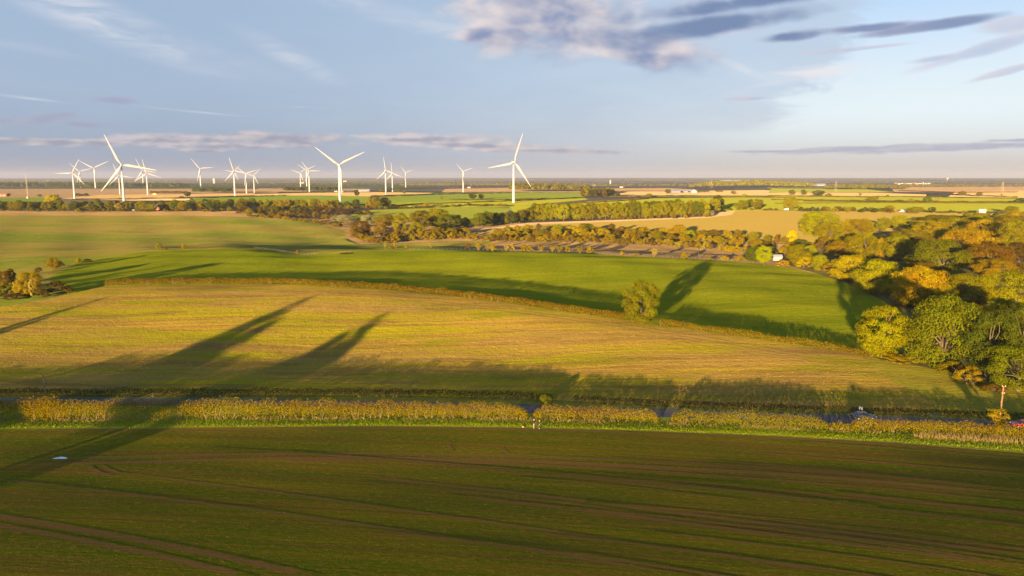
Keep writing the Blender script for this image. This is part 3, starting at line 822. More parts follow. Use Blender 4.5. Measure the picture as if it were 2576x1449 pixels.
# ------------------------------------------------------------------ hedges
def hedge(name, label, path, hfun, depth, cols, leaf, dens, seed, twigs=0, grp=None, cat='hedge', ends=False):
    """path: plan points; leaves fill a rounded, bumpy bank of that height and depth"""
    rs = np.random.RandomState(seed)
    P = np.array(path, float)
    seg = np.hypot(*(P[1:] - P[:-1]).T); L = np.concatenate([[0], np.cumsum(seg)])
    n = int(L[-1] * (2 * np.mean([hfun(u) for u in np.linspace(0, 1, 20)]) + depth) * dens)
    s = rs.rand(n) * L[-1]
    i = np.clip(np.searchsorted(L, s) - 1, 0, len(P) - 2)
    u = (s - L[i]) / seg[i]
    B = P[i] + (P[i + 1] - P[i]) * u[:, None]
    T = (P[i + 1] - P[i]) / seg[i][:, None]
    Nn = np.column_stack([-T[:, 1], T[:, 0]])
    hh = np.array([hfun(v) for v in s / L[-1]])
    ph = rs.rand(4) * 6.28
    bump = .95 + .03 * np.sin(s * 1.1 + ph[0]) + .03 * np.sin(s * 2.7 + ph[1]) + .04 * np.sin(s * .37 + ph[2]) + .03 * np.sin(s * 5.3 + ph[3])
    hh = hh * bump * (1 + .16 * np.maximum(0, np.sin(s * .83 + ph[1]) * np.sin(s * .21 + ph[3])) + .12 * (rs.rand(n) < .04))
    if ends:
        hh = hh * (.38 + .62 * np.clip(np.minimum(s, L[-1] - s) / 2.2 + .12 * rs.normal(size=n), 0, 1) ** .7)
    a = rs.rand(n) * math.pi              # 0 front foot, pi back foot
    rr = 1 - .4 * rs.rand(n) ** 2
    e = .55
    cx = -np.sign(np.cos(a)) * np.abs(np.cos(a)) ** e * depth / 2 * (bump * 1.1)
    cz = np.abs(np.sin(a)) ** e * hh
    off = cx * rr; z = cz * rr
    z = np.maximum(z, rs.rand(n) * .2)
    X = B + Nn * off[:, None]
    Z = zt(X[:, 0], X[:, 1]) + z
    C = np.column_stack([X, Z])
    N = np.column_stack([Nn * (-np.cos(a))[:, None], np.sin(a)]) + rs.normal(size=(n, 3)) * .7
    V, Fc = quads(C, N, leaf * rs.uniform(.55, 1.3, n), rs)
    mats = [LEAF]
    fm = np.zeros(n, int)
    root = None
    c = PAL[cols] if isinstance(cols, str) else cols
    if twigs:
        mb = MB()
        for q in range(twigs):
            s0 = rs.rand() * L[-1]; k = min(max(np.searchsorted(L, s0) - 1, 0), len(P) - 2)
            b = P[k] + (P[k + 1] - P[k]) * (s0 - L[k]) / seg[k]
            t = (P[k + 1] - P[k]) / seg[k]; nn = np.array([-t[1], t[0]])
            h0 = hfun(s0 / L[-1])
            f0 = b - nn * depth * rs.uniform(.25, .48)
            z0 = zg(*f0)
            for br in range(rs.randint(1, 5)):
                tip = f0 + t * rs.uniform(-.8, .8) - nn * rs.uniform(-.3, .25)
                zz = h0 * rs.uniform(.25, .88)
                pts3 = bent(rs, (*f0, z0 - .05), (*tip, z0 + zz), 4, .10)
                mb.tube(pts3, np.linspace(rs.uniform(.025, .045), .012, 4), 3)
        root = empty(name, (*path[len(path) // 2], zg(*path[len(path) // 2])))
        lo = Vector(root.location)
        fo = mesh_obj('foliage', V - np.array(lo), Fc, LEAF, root); fo.color = (*c, 1)
        tw = np.concatenate(mb.V) - np.array(lo)
        tag(mesh_obj('twigs', tw, mb.F, PALEBARK, root), None, None, None, 'stuff')
    else:
        root = mesh_obj(name, V, Fc, LEAF); root.color = (*c, 1)
    tag(root, label, cat, grp)
    return root
def cut(path, d0, d1):
    """part of a plan polyline between view columns d0 and d1"""
    out = []
    def colx(p): return CX + FPX * p[0] / p[1] * (math.cos(PITCH))
    n = 400
    for i in range(n + 1):
        q = along(path, i / n)
        xx = CX + FPX * (q[0] / (q[1] * math.cos(PITCH) + CAM_Z * math.sin(PITCH)))
        if d0 <= xx <= d1: out.append(q)
    return out[::3] + [out[-1]]
def scatter_blades(name, label, P, n, hr, wr, mat, seed, lean=.35, kind='stuff', col=None):
    """upright grass blades with feet at the plan places P"""
    rs = np.random.RandomState(seed)
    P = np.asarray(P, float)
    h = rs.uniform(hr[0], hr[1], n); w = rs.uniform(wr[0], wr[1], n)
    a = rs.rand(n) * 6.283
    z = zt(P[:, 0], P[:, 1])
    b = np.column_stack([P, z - .03])
    side = np.column_stack([np.cos(a), np.sin(a), np.zeros(n)]) * w[:, None]
    ln = rs.normal(size=(n, 2)) * lean
    tip = b + np.column_stack([ln * h[:, None], h])
    mid = b + np.column_stack([ln * h[:, None] * .35, h * .55])
    V = np.stack([b - side, b + side, mid + side * .8, tip, mid - side * .8], 1).reshape(-1, 3)
    Fc = np.arange(5 * n).reshape(-1, 5)
    o = mesh_obj(name, V, Fc, mat)
    if col: o.color = (*col, 1)
    tag(o, label, None, None, kind)
    return o
# ------------------------------------------------------------------ roadside hedge and verges
HFOOT = [(-420, 1062), (0, 1060), (340, 1059), (640, 1056), (960, 1055), (1288, 1056), (1600, 1066), (1930, 1077), (2250, 1092), (2576, 1108), (2950, 1128)]
HLINE_P = shift(plan(HFOOT, 40, False), 1.4)
def hline(d0, d1): return cut(HLINE_P, d0, d1)
hedge('hedge', 'tall leafy golden roadside hedge at the left, beside the leaning pole', hline(-330, 172), lambda u: 4.3, 3.0, 'hedge olive', .11, 34, 1, 14, 'roadside hedge lengths', ends=True)
hedge('hedge', 'long twiggy roadside hedge left of the two people', hline(60, 1330), lambda u: 3.9 - 1.1 * max(0, (u - .35) / .65), 2.6, 'hedge olive', .10, 38, 2, 60, 'roadside hedge lengths', ends=True)
hedge('hedge', 'clipped roadside hedge between the two people and the bare gap', hline(1336, 1660), lambda u: 2.75, 2.5, 'hedge olive', .10, 38, 3, 18, 'roadside hedge lengths', ends=True)
hedge('hedge', 'green gold roadside hedge between the bare gap and the dark car', hline(1688, 2084), lambda u: 2.7 - .25 * u, 2.4, 'hedge green', .10, 38, 4, 14, 'roadside hedge lengths', ends=True)
hedge('hedge', 'low broken stretch of roadside hedge just behind the dark car', hline(2082, 2142), lambda u: 1.1 + .9 * math.sin(u * 9) ** 2, 2.2, 'hedge olive', .10, 30, 5, 5, 'roadside hedge lengths', ends=True)
hedge('hedge', 'golden roadside hedge in front of the dark car, running to the right edge', hline(2136, 2900), lambda u: 2.45, 2.4, 'hedge olive', .10, 38, 6, 36, 'roadside hedge lengths', ends=True)
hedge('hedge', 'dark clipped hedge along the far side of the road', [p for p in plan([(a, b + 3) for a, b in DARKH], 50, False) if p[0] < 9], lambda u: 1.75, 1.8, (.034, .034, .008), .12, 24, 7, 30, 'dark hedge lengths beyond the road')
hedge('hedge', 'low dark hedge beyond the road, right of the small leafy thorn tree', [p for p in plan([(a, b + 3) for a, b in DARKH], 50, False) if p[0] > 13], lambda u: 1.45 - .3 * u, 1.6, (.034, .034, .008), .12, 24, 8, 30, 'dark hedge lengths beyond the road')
plant('lobed', 1372, 1017, 30, 26, 'green', 'small leafy thorn tree in the break of the dark hedge behind the people', 'tree', parts=True)
plant('fan', 2510, 1082, 64, 54, 'gold', 'small spreading tree with pale stems at the foot of the right pole', 'tree', parts=True)
# field hedge on the brow
HEDGE_P = plan(HEDGE, 40, False)
hedge('hedge', 'long trimmed brown hedge on the brow between yellow stubble and green crop', cut(HEDGE_P, 262, 1575), lambda u: 2.3 - .25 * u, 1.9, (.165, .098, .014), .16, 20, 9, 40, 'field hedges on the brow')
hedge('hedge', 'lower field hedge running from the lone tree to the corner of the wood', cut(HEDGE_P, 1655, 2230), lambda u: 1.75 + .3 * math.sin(u * 20), 1.7, (.165, .108, .014), .16, 20, 10, 20, 'field hedges on the brow')
plant('dome', 1611, 814, 94, 112, 'lone olive', 'lone round tree standing in the hedge between stubble and green crop', 'tree', parts=True)
# grass of the verge, dry stems under the hedge, tangle of straw
_rs = np.random.RandomState(3)
def between(pa, pb, n, rs, lo=0.0, hi=1.0):
    u = rs.rand(n); v = lo + (hi - lo) * rs.rand(n)
    A_ = np.array([along(pa, f) for f in np.linspace(0, 1, 600)]); B_ = np.array([along(pb, f) for f in np.linspace(0, 1, 600)])
    k = (u * 598).astype(int)
    jit = rs.normal(size=(n, 2)) * .25
    return A_[k] * (1 - v[:, None]) + B_[k] * v[:, None] + jit
HF_P = shift(HLINE_P, -1.35)
scatter_blades('verge_grass', 'long green grass tufts on the sunlit verge', between(VERGE_P, HF_P, 30000, _rs, .15, 1.0), 30000, (.08, .36), (.03, .07), LEAF, 5, .5, col=(.23, .25, .014))
def patchy(P, rs, f=.14):
    m = np.sin(P[:, 0] * f + 1) + np.sin(P[:, 0] * f * 2.7 + 2) + .7 * np.sin(P[:, 0] * f * 6.1)
    return P[m + rs.normal(size=len(P)) * .5 > .2]
DP = patchy(between(VERGE_P, HF_P, 11000, _rs, .82, 1.14), _rs)
scatter_blades('dry_grass', 'pale dry grass stalks along the foot of the roadside hedge', DP, len(DP), (.2, .8), (.014, .026), DRY, 6, .5)
DP = between(cut(VERGE_P, 2300, 2800), cut(HF_P, 2300, 2800), 2600, _rs, .6, 1.1)
scatter_blades('dry_grass', 'dry reed stalks in front of the roadside hedge near the right edge', DP, len(DP), (.4, 1.2), (.014, .026), DRY, 7, .3)

# ------------------------------------------------------------------ trees out of the frame on the left that throw the long shadows
def shadow_tree(tx, ty, L, w, lab):
    x, y, z = bp(tx, ty)
    x -= L * math.sin(SUN_AZ); y -= L * math.cos(SUN_AZ)
    h = z - zg(x, y) + L * math.tan(SUN_EL)
    plant('spire', 0, 0, w, h, 'olive', f'tall tree left of the frame, {lab}', 'tree', 'trees casting shadows from the left', at=(x, y))
for a in ((815, 736, 195, 27, 'fourth from the camera'), (985, 779, 168, 26, 'second from the camera'), (375, 1066, 85, 12, 'nearest to the camera'),
          (300, 738, 150, 13, 'third from the camera'), (470, 660, 180, 18, 'farthest from the camera')):
    shadow_tree(*a)

# ------------------------------------------------------------------ corner of bushes at the left edge
G = 'bushes in the left corner of the green field'
for a in [('lobed', 78, 744, 50, 62, 'golden brown', 'tall golden brown bush at the left edge behind the pale bare tree', 'bush'),
          ('oval', 45, 746, 22, 40, 'gold', 'slim golden young tree left of the pale bare tree', 'tree'),
          ('poplar', 81, 751, 16, 48, 'pale gold', 'pale nearly bare upright tree in front of the left bushes', 'tree'),
          ('shrub', 142, 740, 62, 40, 'dark brown', 'wide dark brown domed bush right of the pale bare tree', 'bush'),
          ('shrub', 172, 737, 26, 26, 'brown', 'small dark bush at the right end of the left bushes', 'bush'),
          ('shrub', 14, 744, 40, 42, 'olive', 'olive bush at the left edge below the dark russet bushes', 'bush'),
          ('lobed', 6, 722, 44, 42, 'red brown', 'dark russet bush cut by the left edge', 'bush'),
          ('oval', 29, 718, 24, 42, 'brown', 'dark brown upright bush beside the russet one at the left edge', 'bush'),
          ('shrub', 105, 748, 44, 26, 'brown', 'low brown bush at the foot of the pale bare tree', 'bush'),
          ('shrub', 40, 752, 60, 16, 'dark brown', 'low dark undergrowth bush at the left edge by the stubble', 'bush'),
          ('shrub', 97, 686, 26, 16, 'brown', 'small brown bush on the crest line left of the round russet bush', 'bush'),
          ('round', 134, 678, 34, 30, 'russet', 'round russet bush on the crest line above the left bushes', 'bush'),
          ('shrub', 157, 671, 15, 13, 'olive', 'small olive bush touching the round russet bush', 'bush'),
          ('shrub', 199, 663, 24, 17, 'golden green', 'golden green bush on the crest line, right of the round russet bush', 'bush'),
          ('shrub', 220, 659, 24, 10, 'brown', 'low brown bush right of the golden green crest bush', 'bush'),
          ('oval', 399, 630, 15, 18, 'yellow green', 'larger of two yellow green young trees on the left crest', 'tree'),
          ('shrub', 416, 628, 11, 6, 'russet', 'tiny russet bush right of the yellow green crest tree', 'bush'),
          ('oval', 462, 625, 10, 12, 'gold', 'smaller golden young tree on the left crest', 'tree'),
          ('shrub', 748, 638, 17, 10, 'orange', 'orange bush in the dip of the crest fence', 'bush'),
          ('fan', 969, 625, 13, 19, 'pale gold', 'tall pale gold shrub at the left of the crest shrubs', 'shrub'),
          ('shrub', 983, 626, 15, 10, 'russet', 'low russet shrub between two pale gold crest shrubs', 'shrub'),
          ('fan', 996, 625, 17, 16, 'pale gold', 'wide pale gold shrub on the crest beside a russet one', 'shrub'),
          ('fan', 1021, 625, 14, 13, 'gold', 'lone golden shrub on the crest right of the pale gold pair', 'shrub'),
          ('fan', 1084, 624, 15, 13, 'pale gold', 'lone pale gold shrub in the middle of the crest', 'shrub'),
          ('shrub', 1177, 625, 15, 17, 'red brown', 'dark red brown shrub at the end of the crest fence', 'shrub'),
          ('shrub', 868, 639, 28, 4, 'brown', 'flat brown patch of scrub in the crest dip', 'shrub'),
          ('fan', 1239, 634, 11, 14, 'gold', 'small golden shrub on the pale bank above the green crop', 'shrub')]:
    plant(*a, group=G if a[1] < 180 else 'small bushes along the crest')

# ------------------------------------------------------------------ valley scrub
row([(1185, 629), (1288, 631), (1400, 634), (1490, 638)], 13, (17, 25), (14, 22), ['pale gold', 'gold', 'golden brown', 'gold'], ['fan', 'shrub'], 'in the golden scrub line above the green crop', 'golden shrubs above the green crop')
for a in [('shrub', 1565, 642, 16, 12, 'gold', 'low golden shrub alone on the rough bank, right of the golden scrub'),
          ('shrub', 1600, 643, 20, 8, 'golden brown', 'flat brown shrub on the rough bank near the fan shaped one'),
          ('fan', 1645, 646, 25, 21, 'pale gold', 'fan shaped pale gold shrub in the middle of the rough bank'),
          ('shrub', 1722, 651, 21, 18, 'golden brown', 'rounded golden brown shrub left of the small wooden pole'),
          ('shrub', 1785, 654, 20, 9, 'golden brown', 'low brown shrub right of the small wooden pole'),
          ('shrub', 1822, 654, 26, 12, 'gold', 'broad low golden shrub on the rough bank near the lime tree'),
          ('shrub', 1862, 656, 30, 17, 'golden brown', 'golden brown shrub left of the dark green tree'),
          ('round', 1832, 634, 19, 16, 'yellow', 'bright yellow round bush in front of the russet scrub belt')]:
    plant(*a, cat='shrub', group='shrubs on the rough bank')
RUS = ['russet', 'golden brown', 'golden brown', 'brown', 'olive', 'gold']
row([(1230, 607), (1290, 608), (1480, 610), (1640, 617), (1800, 629), (1900, 640)], 40, (17, 27), (14, 19), RUS[:4] + ['golden brown'], ['shrub'], 'in the front row of the scrub belt', 'front row of the scrub belt')
row([(1250, 597), (1480, 599), (1640, 604), (1800, 614), (1960, 628)], 34, (16, 28), (13, 20), RUS, ['shrub', 'round'], 'in the middle of the scrub belt', 'middle of the scrub belt')
row([(1270, 587), (1480, 590), (1640, 593), (1800, 600), (1990, 615)], 28, (16, 28), (14, 22), RUS + ['yellow green', 'gold'], ['shrub', 'round', 'oval'], 'along the back of the scrub belt', 'back row of the scrub belt')
for a in [('round', 1404, 592, 28, 22, 'lime', 'bright lime bush in the back of the scrub belt, left part'), ('round', 1476, 590, 34, 22, 'green', 'green round bush in the scrub belt behind the yellow one'),
          ('round', 1456, 597, 26, 18, 'yellow', 'yellow bush in the scrub belt beside the green one'), ('fan', 1360, 595, 26, 20, 'silver green', 'pale silvery bush in the scrub belt, left part'),
          ('round', 1704, 598, 32, 26, 'gold', 'large golden bush at the back of the scrub belt, right part'), ('round', 1735, 601, 26, 18, 'lime', 'lime bush right of the large golden bush'),
          ('round', 1806, 611, 22, 14, 'yellow green', 'yellow green bush at the right of the scrub belt'), ('round', 1319, 590, 20, 12, 'yellow green', 'small yellow green bush at the left of the scrub belt')]:
    plant(*a, cat='bush', group='bright bushes in the scrub belt')
# left part of the valley
row([(625, 546), (700, 551), (790, 562), (862, 573)], 24, (13, 20), (9, 14), ['russet', 'golden brown', 'brown'], ['shrub'], 'in the hedge row along the pasture', 'russet shrubs along the pasture')
row([(600, 538), (700, 541), (790, 547), (880, 556)], 22, (16, 26), (10, 16), ['russet', 'brown', 'brown', 'olive', 'golden brown'], ['shrub'], 'in the thicket behind the pasture hedge row', 'thicket behind the pasture')
row([(650, 530), (740, 531), (840, 535), (930, 545)], 18, (16, 26), (9, 14), ['russet', 'brown', 'dark brown', 'green'], ['shrub'], 'at the back of the thicket by the meadow', 'thicket by the meadow')
row([(885, 590), (905, 603), (940, 613), (1000, 609)], 12, (17, 26), (15, 20), ['russet', 'golden brown', 'brown'], ['shrub'], 'at the left nose of the valley thicket', 'valley thicket')
row([(1000, 608), (1070, 603), (1150, 601), (1235, 606)], 15, (16, 26), (14, 20), ['russet', 'golden brown', 'golden brown'], ['shrub'], 'along the front of the valley thicket', 'front of the valley thicket')
row([(920, 592), (1000, 596), (1090, 592), (1180, 592)], 13, (18, 28), (15, 22), ['russet', 'brown', 'brown', 'golden brown'], ['shrub'], 'in the middle of the valley thicket', 'middle of the valley thicket')
for a in [('lobed', 869, 561, 42, 22, 'silver green', 'left silvery willow behind the pasture hedge row'), ('lobed', 927, 570, 38, 30, 'silver green', 'right silvery willow in the valley thicket'),
          ('lobed', 845, 558, 26, 15, 'silver green', 'small silvery willow at the left of the larger willow'),
          ('round', 969, 577, 46, 36, 'russet', 'russet domed tree between the willow and the tall golden tree'), ('round', 906, 592, 52, 36, 'red brown', 'dark red brown dome in front of the silvery willow'),
          ('oval', 1009, 590, 44, 52, 'golden green', 'tall golden tree in the middle of the valley'), ('round', 1049, 592, 36, 32, 'yellow green', 'yellow green round tree right of the tall golden tree'),
          ('round', 1064, 576, 54, 46, 'olive', 'olive tree at the left of the big green clump'), ('lobed', 1102, 574, 58, 50, 'golden green', 'tallest tree of the big green clump'),
          ('lobed', 1128, 578, 46, 40, 'green', 'bright green tree at the front of the big green clump'), ('round', 1150, 573, 36, 32, 'dark green', 'dark green tree at the right of the big green clump'),
          ('oval', 1172, 571, 24, 24, 'green', 'small green tree ending the big green clump'), ('round', 1095, 598, 34, 26, 'russet', 'russet bush below the big green clump'),
          ('round', 1135, 596, 32, 22, 'golden brown', 'golden brown bush below the right of the big green clump')]:
    plant(*a, cat='tree' if 'bush' not in a[6] else 'bush', group='trees in the valley')
# long row of trees
row([(1195, 574), (1240, 567), (1290, 562), (1335, 558)], 7, (26, 34), (30, 40), ['dark green', 'green', 'olive', 'dark green'], ['round', 'lobed', 'oval'], 'in the dark end of the long tree row', 'long tree row, dark left part', 'tree')
row([(1335, 557), (1400, 554), (1500, 551), (1600, 549), (1700, 547), (1785, 545)], 30, (23, 32), (34, 42), ['golden green', 'golden green', 'olive', 'green', 'yellow green'], ['lobed', 'oval', 'round'], 'in the long tree row', 'long tree row', 'tree', 1.0, .25)
row([(1340, 552), (1500, 546), (1700, 542), (1780, 540)], 16, (24, 32), (34, 41), ['olive', 'green', 'golden green'], ['lobed', 'oval', 'round'], 'at the back of the long tree row', 'back of the long tree row', 'tree')
row([(1550, 551), (1680, 549), (1790, 546)], 12, (12, 18), (9, 15), ['russet', 'golden brown', 'brown'], ['shrub'], 'at the foot of the long tree row', 'shrubs under the long tree row')
for a in [('oval', 1797, 537, 36, 36, 'golden green', 'tall golden green tree ending the long tree row'), ('oval', 1806, 532, 32, 40, 'dark green', 'dark green tall tree behind the end of the long tree row'),
          ('round', 1787, 544, 20, 15, 'silver green', 'small silvery bush below the end of the long tree row'), ('round', 1867, 526, 34, 22, 'yellow green', 'left tree of the three beyond the chalky bank'),
          ('round', 1886, 522, 20, 20, 'green', 'middle tree of the three beyond the chalky bank'), ('round', 1904, 526, 28, 24, 'olive', 'right tree of the three beyond the chalky bank'), ('shrub', 1818, 534, 20, 9, 'dark green', 'dark low bush right of the end of the long tree row')]:
    plant(*a, cat='tree' if 'bush' not in a[6] else 'bush', group='trees by the chalky bank')

# ------------------------------------------------------------------ wood on the right
NEAR = [('dome', 2217, 899, 140, 128, 'golden green', 'big round golden green tree at the corner of stubble and green crop'),
 ('lobed', 2372, 924, 158, 176, 'green', 'largest tree of the wood, dark green, right of the big round golden one'),
 ('round', 2482, 952, 130, 160, 'dark green', 'dark green tree right of the largest tree'),
 ('lobed', 2562, 984, 150, 116, 'green', 'bright green low tree at the right edge by the stubble'),
 ('round', 2572, 905, 120, 140, 'dark green', 'dark green tree at the right edge behind the bright low one'),
 ('lobed', 2143, 711, 78, 68, 'yellow', 'yellow tree in the field edge row, left of the yellow green one'),
 ('round', 2208, 741, 100, 84, 'yellow green', 'yellow green round tree in the field edge row'),
 ('round', 2243, 735, 44, 48, 'green', 'narrow green tree tucked behind the yellow green round one'),
 ('lobed', 2306, 772, 112, 98, 'gold', 'golden tree of the field edge row, nearest to the largest tree'),
 ('round', 2352, 780, 66, 62, 'yellow green', 'yellow green tree right of the golden field edge tree'),
 ('oval', 2275, 768, 48, 52, 'olive', 'olive tree between the yellow green and the golden field edge trees'),
 ('lobed', 2444, 776, 108, 86, 'golden green', 'feathery golden green tree with bare limbs, left of its twin'),
 ('lobed', 2538, 782, 118, 96, 'golden green', 'feathery golden green tree with bare limbs at the right edge'),
 ('round', 2368, 700, 124, 92, 'green', 'broad green tree behind the golden field edge tree'),
 ('round', 2400, 732, 46, 38, 'dark green', 'small dark green tree above the feathery golden pair'),
 ('round', 2330, 655, 64, 56, 'brown', 'brown shaded tree above the broad green tree'),
 ('lobed', 2255, 655, 66, 62, 'golden green', 'golden green tree standing alone at the left of the high wood'),
 ('round', 2284, 634, 74, 54, 'olive', 'olive tree behind the golden green lone one of the high wood'),
 ('lobed', 2434, 636, 116, 58, 'orange', 'wide orange tree in the middle of the wood'),
 ('round', 2484, 682, 116, 66, 'red brown', 'wide dark red brown tree below the orange one'),
 ('lobed', 2502, 700, 84, 46, 'orange', 'orange brown low tree in front of the red brown one'),
 ('round', 2562, 680, 80, 66, 'dark brown', 'dark brown tree at the right edge beside the red brown one'),
 ('round', 2556, 632, 72, 74, 'yellow green', 'tall yellow green tree at the right edge above the dark brown one'),
 ('lobed', 2472, 612, 84, 56, 'gold', 'golden tree behind the wide orange one'),
 ('round', 2520, 598, 92, 54, 'olive', 'olive tree at the top right of the wood'),
 ('lobed', 2402, 600, 76, 50, 'golden green', 'golden green tree at the top of the wood, left of the gold one'),
 ('round', 2342, 612, 74, 54, 'gold', 'golden tree at the top of the wood, left part'),
 ('round', 2372, 582, 84, 38, 'olive', 'flat olive tree at the back of the wood'),
 ('round', 2452, 576, 66, 38, 'golden green', 'golden green tree at the back of the wood, right part'),
 ('round', 2308, 590, 40, 34, 'yellow green', 'small yellow green tree at the back of the wood'),
 ('lobed', 2564, 584, 64, 52, 'gold', 'golden tree at the back of the wood by the right edge'),
 ('round', 2062, 597, 84, 60, 'yellow green', 'big yellow green tree at the left end of the upper wood'),
 ('round', 2032, 592, 46, 50, 'golden green', 'golden green tree left of the big yellow green one'),
 ('lobed', 2086, 611, 62, 50, 'golden green', 'golden green tree in front of the big yellow green one'),
 ('oval', 1992, 614, 27, 33, 'yellow', 'yellow upright tree at the left of the upper wood'),
 ('oval', 2130, 603, 44, 48, 'golden brown', 'golden brown tree right of the big yellow green one'),
 ('lobed', 2158, 605, 62, 52, 'golden brown', 'wide golden brown tree in the upper wood'),
 ('oval', 2184, 596, 32, 38, 'yellow green', 'yellow green slim tree right of the wide golden brown one'),
 ('lobed', 2175, 650, 78, 60, 'golden green', 'golden green tree in the middle of the upper wood'),
 ('round', 2114, 645, 60, 38, 'golden brown', 'golden brown domed bush left of the middle golden green tree'),
 ('oval', 2214, 650, 28, 48, 'orange', 'orange slim tree right of the middle golden green tree'),
 ('round', 2222, 581, 32, 32, 'yellow green', 'left yellow green tree of the pair above the dark hedge'),
 ('round', 2264, 580, 46, 36, 'yellow green', 'right yellow green tree of the pair above the dark hedge'),
 ('round', 1922, 666, 43, 46, 'lime', 'bright lime round tree at the edge of the green crop'),
 ('round', 1895, 662, 40, 40, 'dark green', 'dark green tree touching the bright lime round tree'),
 ('round', 2004, 671, 56, 54, 'olive', 'olive round tree right of the pale shed'),
 ('round', 2036, 655, 32, 36, 'lime', 'bright lime tree behind the olive round tree'),
 ('shrub', 1970, 671, 32, 20, 'orange', 'orange low bush in front of the pale shed'),
 ('shrub', 2024, 675, 42, 36, 'golden brown', 'golden brown bush in front of the olive round tree'),
 ('round', 2060, 681, 38, 38, 'yellow green', 'yellow green bush in the field edge row'),
 ('shrub', 2084, 690, 42, 34, 'russet', 'russet bush in the field edge row'),
 ('shrub', 2110, 700, 44, 38, 'olive', 'olive bush left of the yellow field edge tree'),
 ('shrub', 2436, 966, 66, 54, 'russet', 'russet bush at the foot of the dark green tree'),
 ('shrub', 2305, 912, 60, 42, 'olive', 'olive bush between the round golden tree and the largest tree'),
 ('shrub', 2255, 912, 74, 26, 'golden brown', 'low golden brown bush under the round golden tree'),
 ('shrub', 2400, 942, 80, 40, 'olive', 'olive bush at the foot of the largest tree'),
 ('shrub', 2500, 985, 60, 24, 'brown', 'low brown bush at the foot of the bright green low tree'),
 ('round', 2450, 860, 90, 90, 'olive', 'olive tree in the shade behind the largest tree'),
 ('round', 2520, 845, 90, 90, 'green', 'green tree below the feathery pair at the right edge')]
for a in NEAR:
    plant(*a, cat='bush' if 'bush' in a[6] else 'tree', group='trees and bushes of the right wood', parts=True)
UND = ['brown', 'golden brown', 'russet', 'olive', 'dark green']
row([(1935, 650), (2020, 628), (2100, 628), (2230, 622)], 12, (24, 38), (18, 28), UND, ['shrub', 'round'], 'in the undergrowth of the upper wood', 'undergrowth of the upper wood')
row([(2060, 612), (2150, 622), (2230, 640)], 7, (26, 40), (20, 30), ['golden brown', 'golden green', 'olive', 'russet'], ['shrub', 'round'], 'below the big yellow green tree', 'bushes below the big yellow green tree')
row([(2215, 574), (2250, 575), (2300, 577)], 7, (14, 22), (10, 15), ['dark green', 'dark brown'], ['shrub'], 'of the dark hedge under the yellow green pair', 'dark hedge bushes in the upper wood')
row([(2300, 572), (2400, 564), (2500, 562), (2600, 566)], 11, (24, 40), (18, 28), ['golden green', 'olive', 'gold', 'green'], ['round', 'lobed'], 'on the top edge of the wood', 'trees on the top edge of the wood', 'tree')
row([(2300, 622), (2380, 618), (2500, 618), (2600, 604)], 8, (36, 56), (28, 42), ['gold', 'olive', 'golden brown', 'golden green'], ['round', 'lobed'], 'in the upper canopy of the wood', 'trees of the upper canopy', 'tree')
row([(2290, 668), (2340, 730), (2420, 800), (2480, 830), (2590, 850)], 9, (50, 80), (34, 54), ['dark green', 'brown', 'olive'], ['shrub', 'round'], 'in the shaded heart of the wood', 'shaded bushes in the wood', 'bush')

# ------------------------------------------------------------------ left tree belt
BELT = ['green', 'olive', 'olive', 'dark green', 'golden green', 'golden brown']
row([(-30, 527), (120, 528), (260, 529), (400, 529), (520, 526), (640, 523)], 38, (16, 26), (17, 23), BELT, ['round', 'lobed', 'oval'], 'in the left tree belt', 'left tree belt', 'tree')
row([(-20, 523), (200, 522), (420, 521), (640, 518)], 24, (16, 26), (15, 20), BELT[:5], ['round', 'oval'], 'at the back of the left tree belt', 'back of the left tree belt', 'tree')
row([(-20, 532), (150, 533), (300, 532), (500, 532), (640, 529)], 30, (12, 22), (7, 13), ['brown', 'russet', 'olive', 'golden brown'], ['shrub'], 'in front of the left tree belt', 'shrubs before the left tree belt')
row([(640, 521), (720, 521), (790, 521), (850, 522)], 19, (13, 20), (16, 21), ['yellow', 'gold', 'yellow green', 'orange', 'golden green', 'olive'], ['round', 'oval'], 'in the yellow part of the tree belt', 'yellow part of the tree belt', 'tree')
row([(650, 524), (760, 525), (880, 525), (980, 525)], 22, (12, 20), (8, 13), ['russet', 'golden brown', 'olive'], ['shrub'], 'under the yellow part of the tree belt', 'shrubs under the yellow tree belt')
row([(985, 524), (1060, 522), (1150, 519), (1280, 519)], 18, (14, 24), (5, 9), ['russet', 'golden brown', 'olive', 'brown'], ['shrub'], 'in the low hedge bank by the meadow', 'low hedge bank')
for a in [('round', 135, 519, 38, 29, 'yellow', 'big yellow tree standing out of the left tree belt'), ('fan', 298, 530, 26, 24, 'pale gold', 'left pale feathery tree beside the brick farmhouse trees'),
          ('fan', 322, 530, 26, 23, 'golden brown', 'right pale feathery tree left of the brick farmhouse'), ('oval', 352, 529, 24, 23, 'golden brown', 'golden brown tree just left of the brick farmhouse'),
          ('round', 424, 527, 24, 22, 'dark green', 'dark tree right of the brick farmhouse'), ('round', 872, 523, 18, 16, 'green', 'green tree left of the dark green one in the belt end'),
          ('round', 896, 524, 20, 22, 'dark green', 'dark green round tree near the end of the tree belt'), ('round', 930, 524, 24, 24, 'golden brown', 'golden brown tree in the end clump of the tree belt'),
          ('round', 948, 524, 26, 28, 'olive', 'tallest olive tree of the end clump of the tree belt'), ('round', 970, 523, 26, 26, 'brown', 'brown tree ending the clump of the tree belt'),
          ('round', 1073, 520, 15, 10, 'yellow', 'small yellow bush in the low hedge bank')]:
    plant(*a, cat='bush' if 'bush' in a[6] else 'tree', group='single trees of the tree belt')

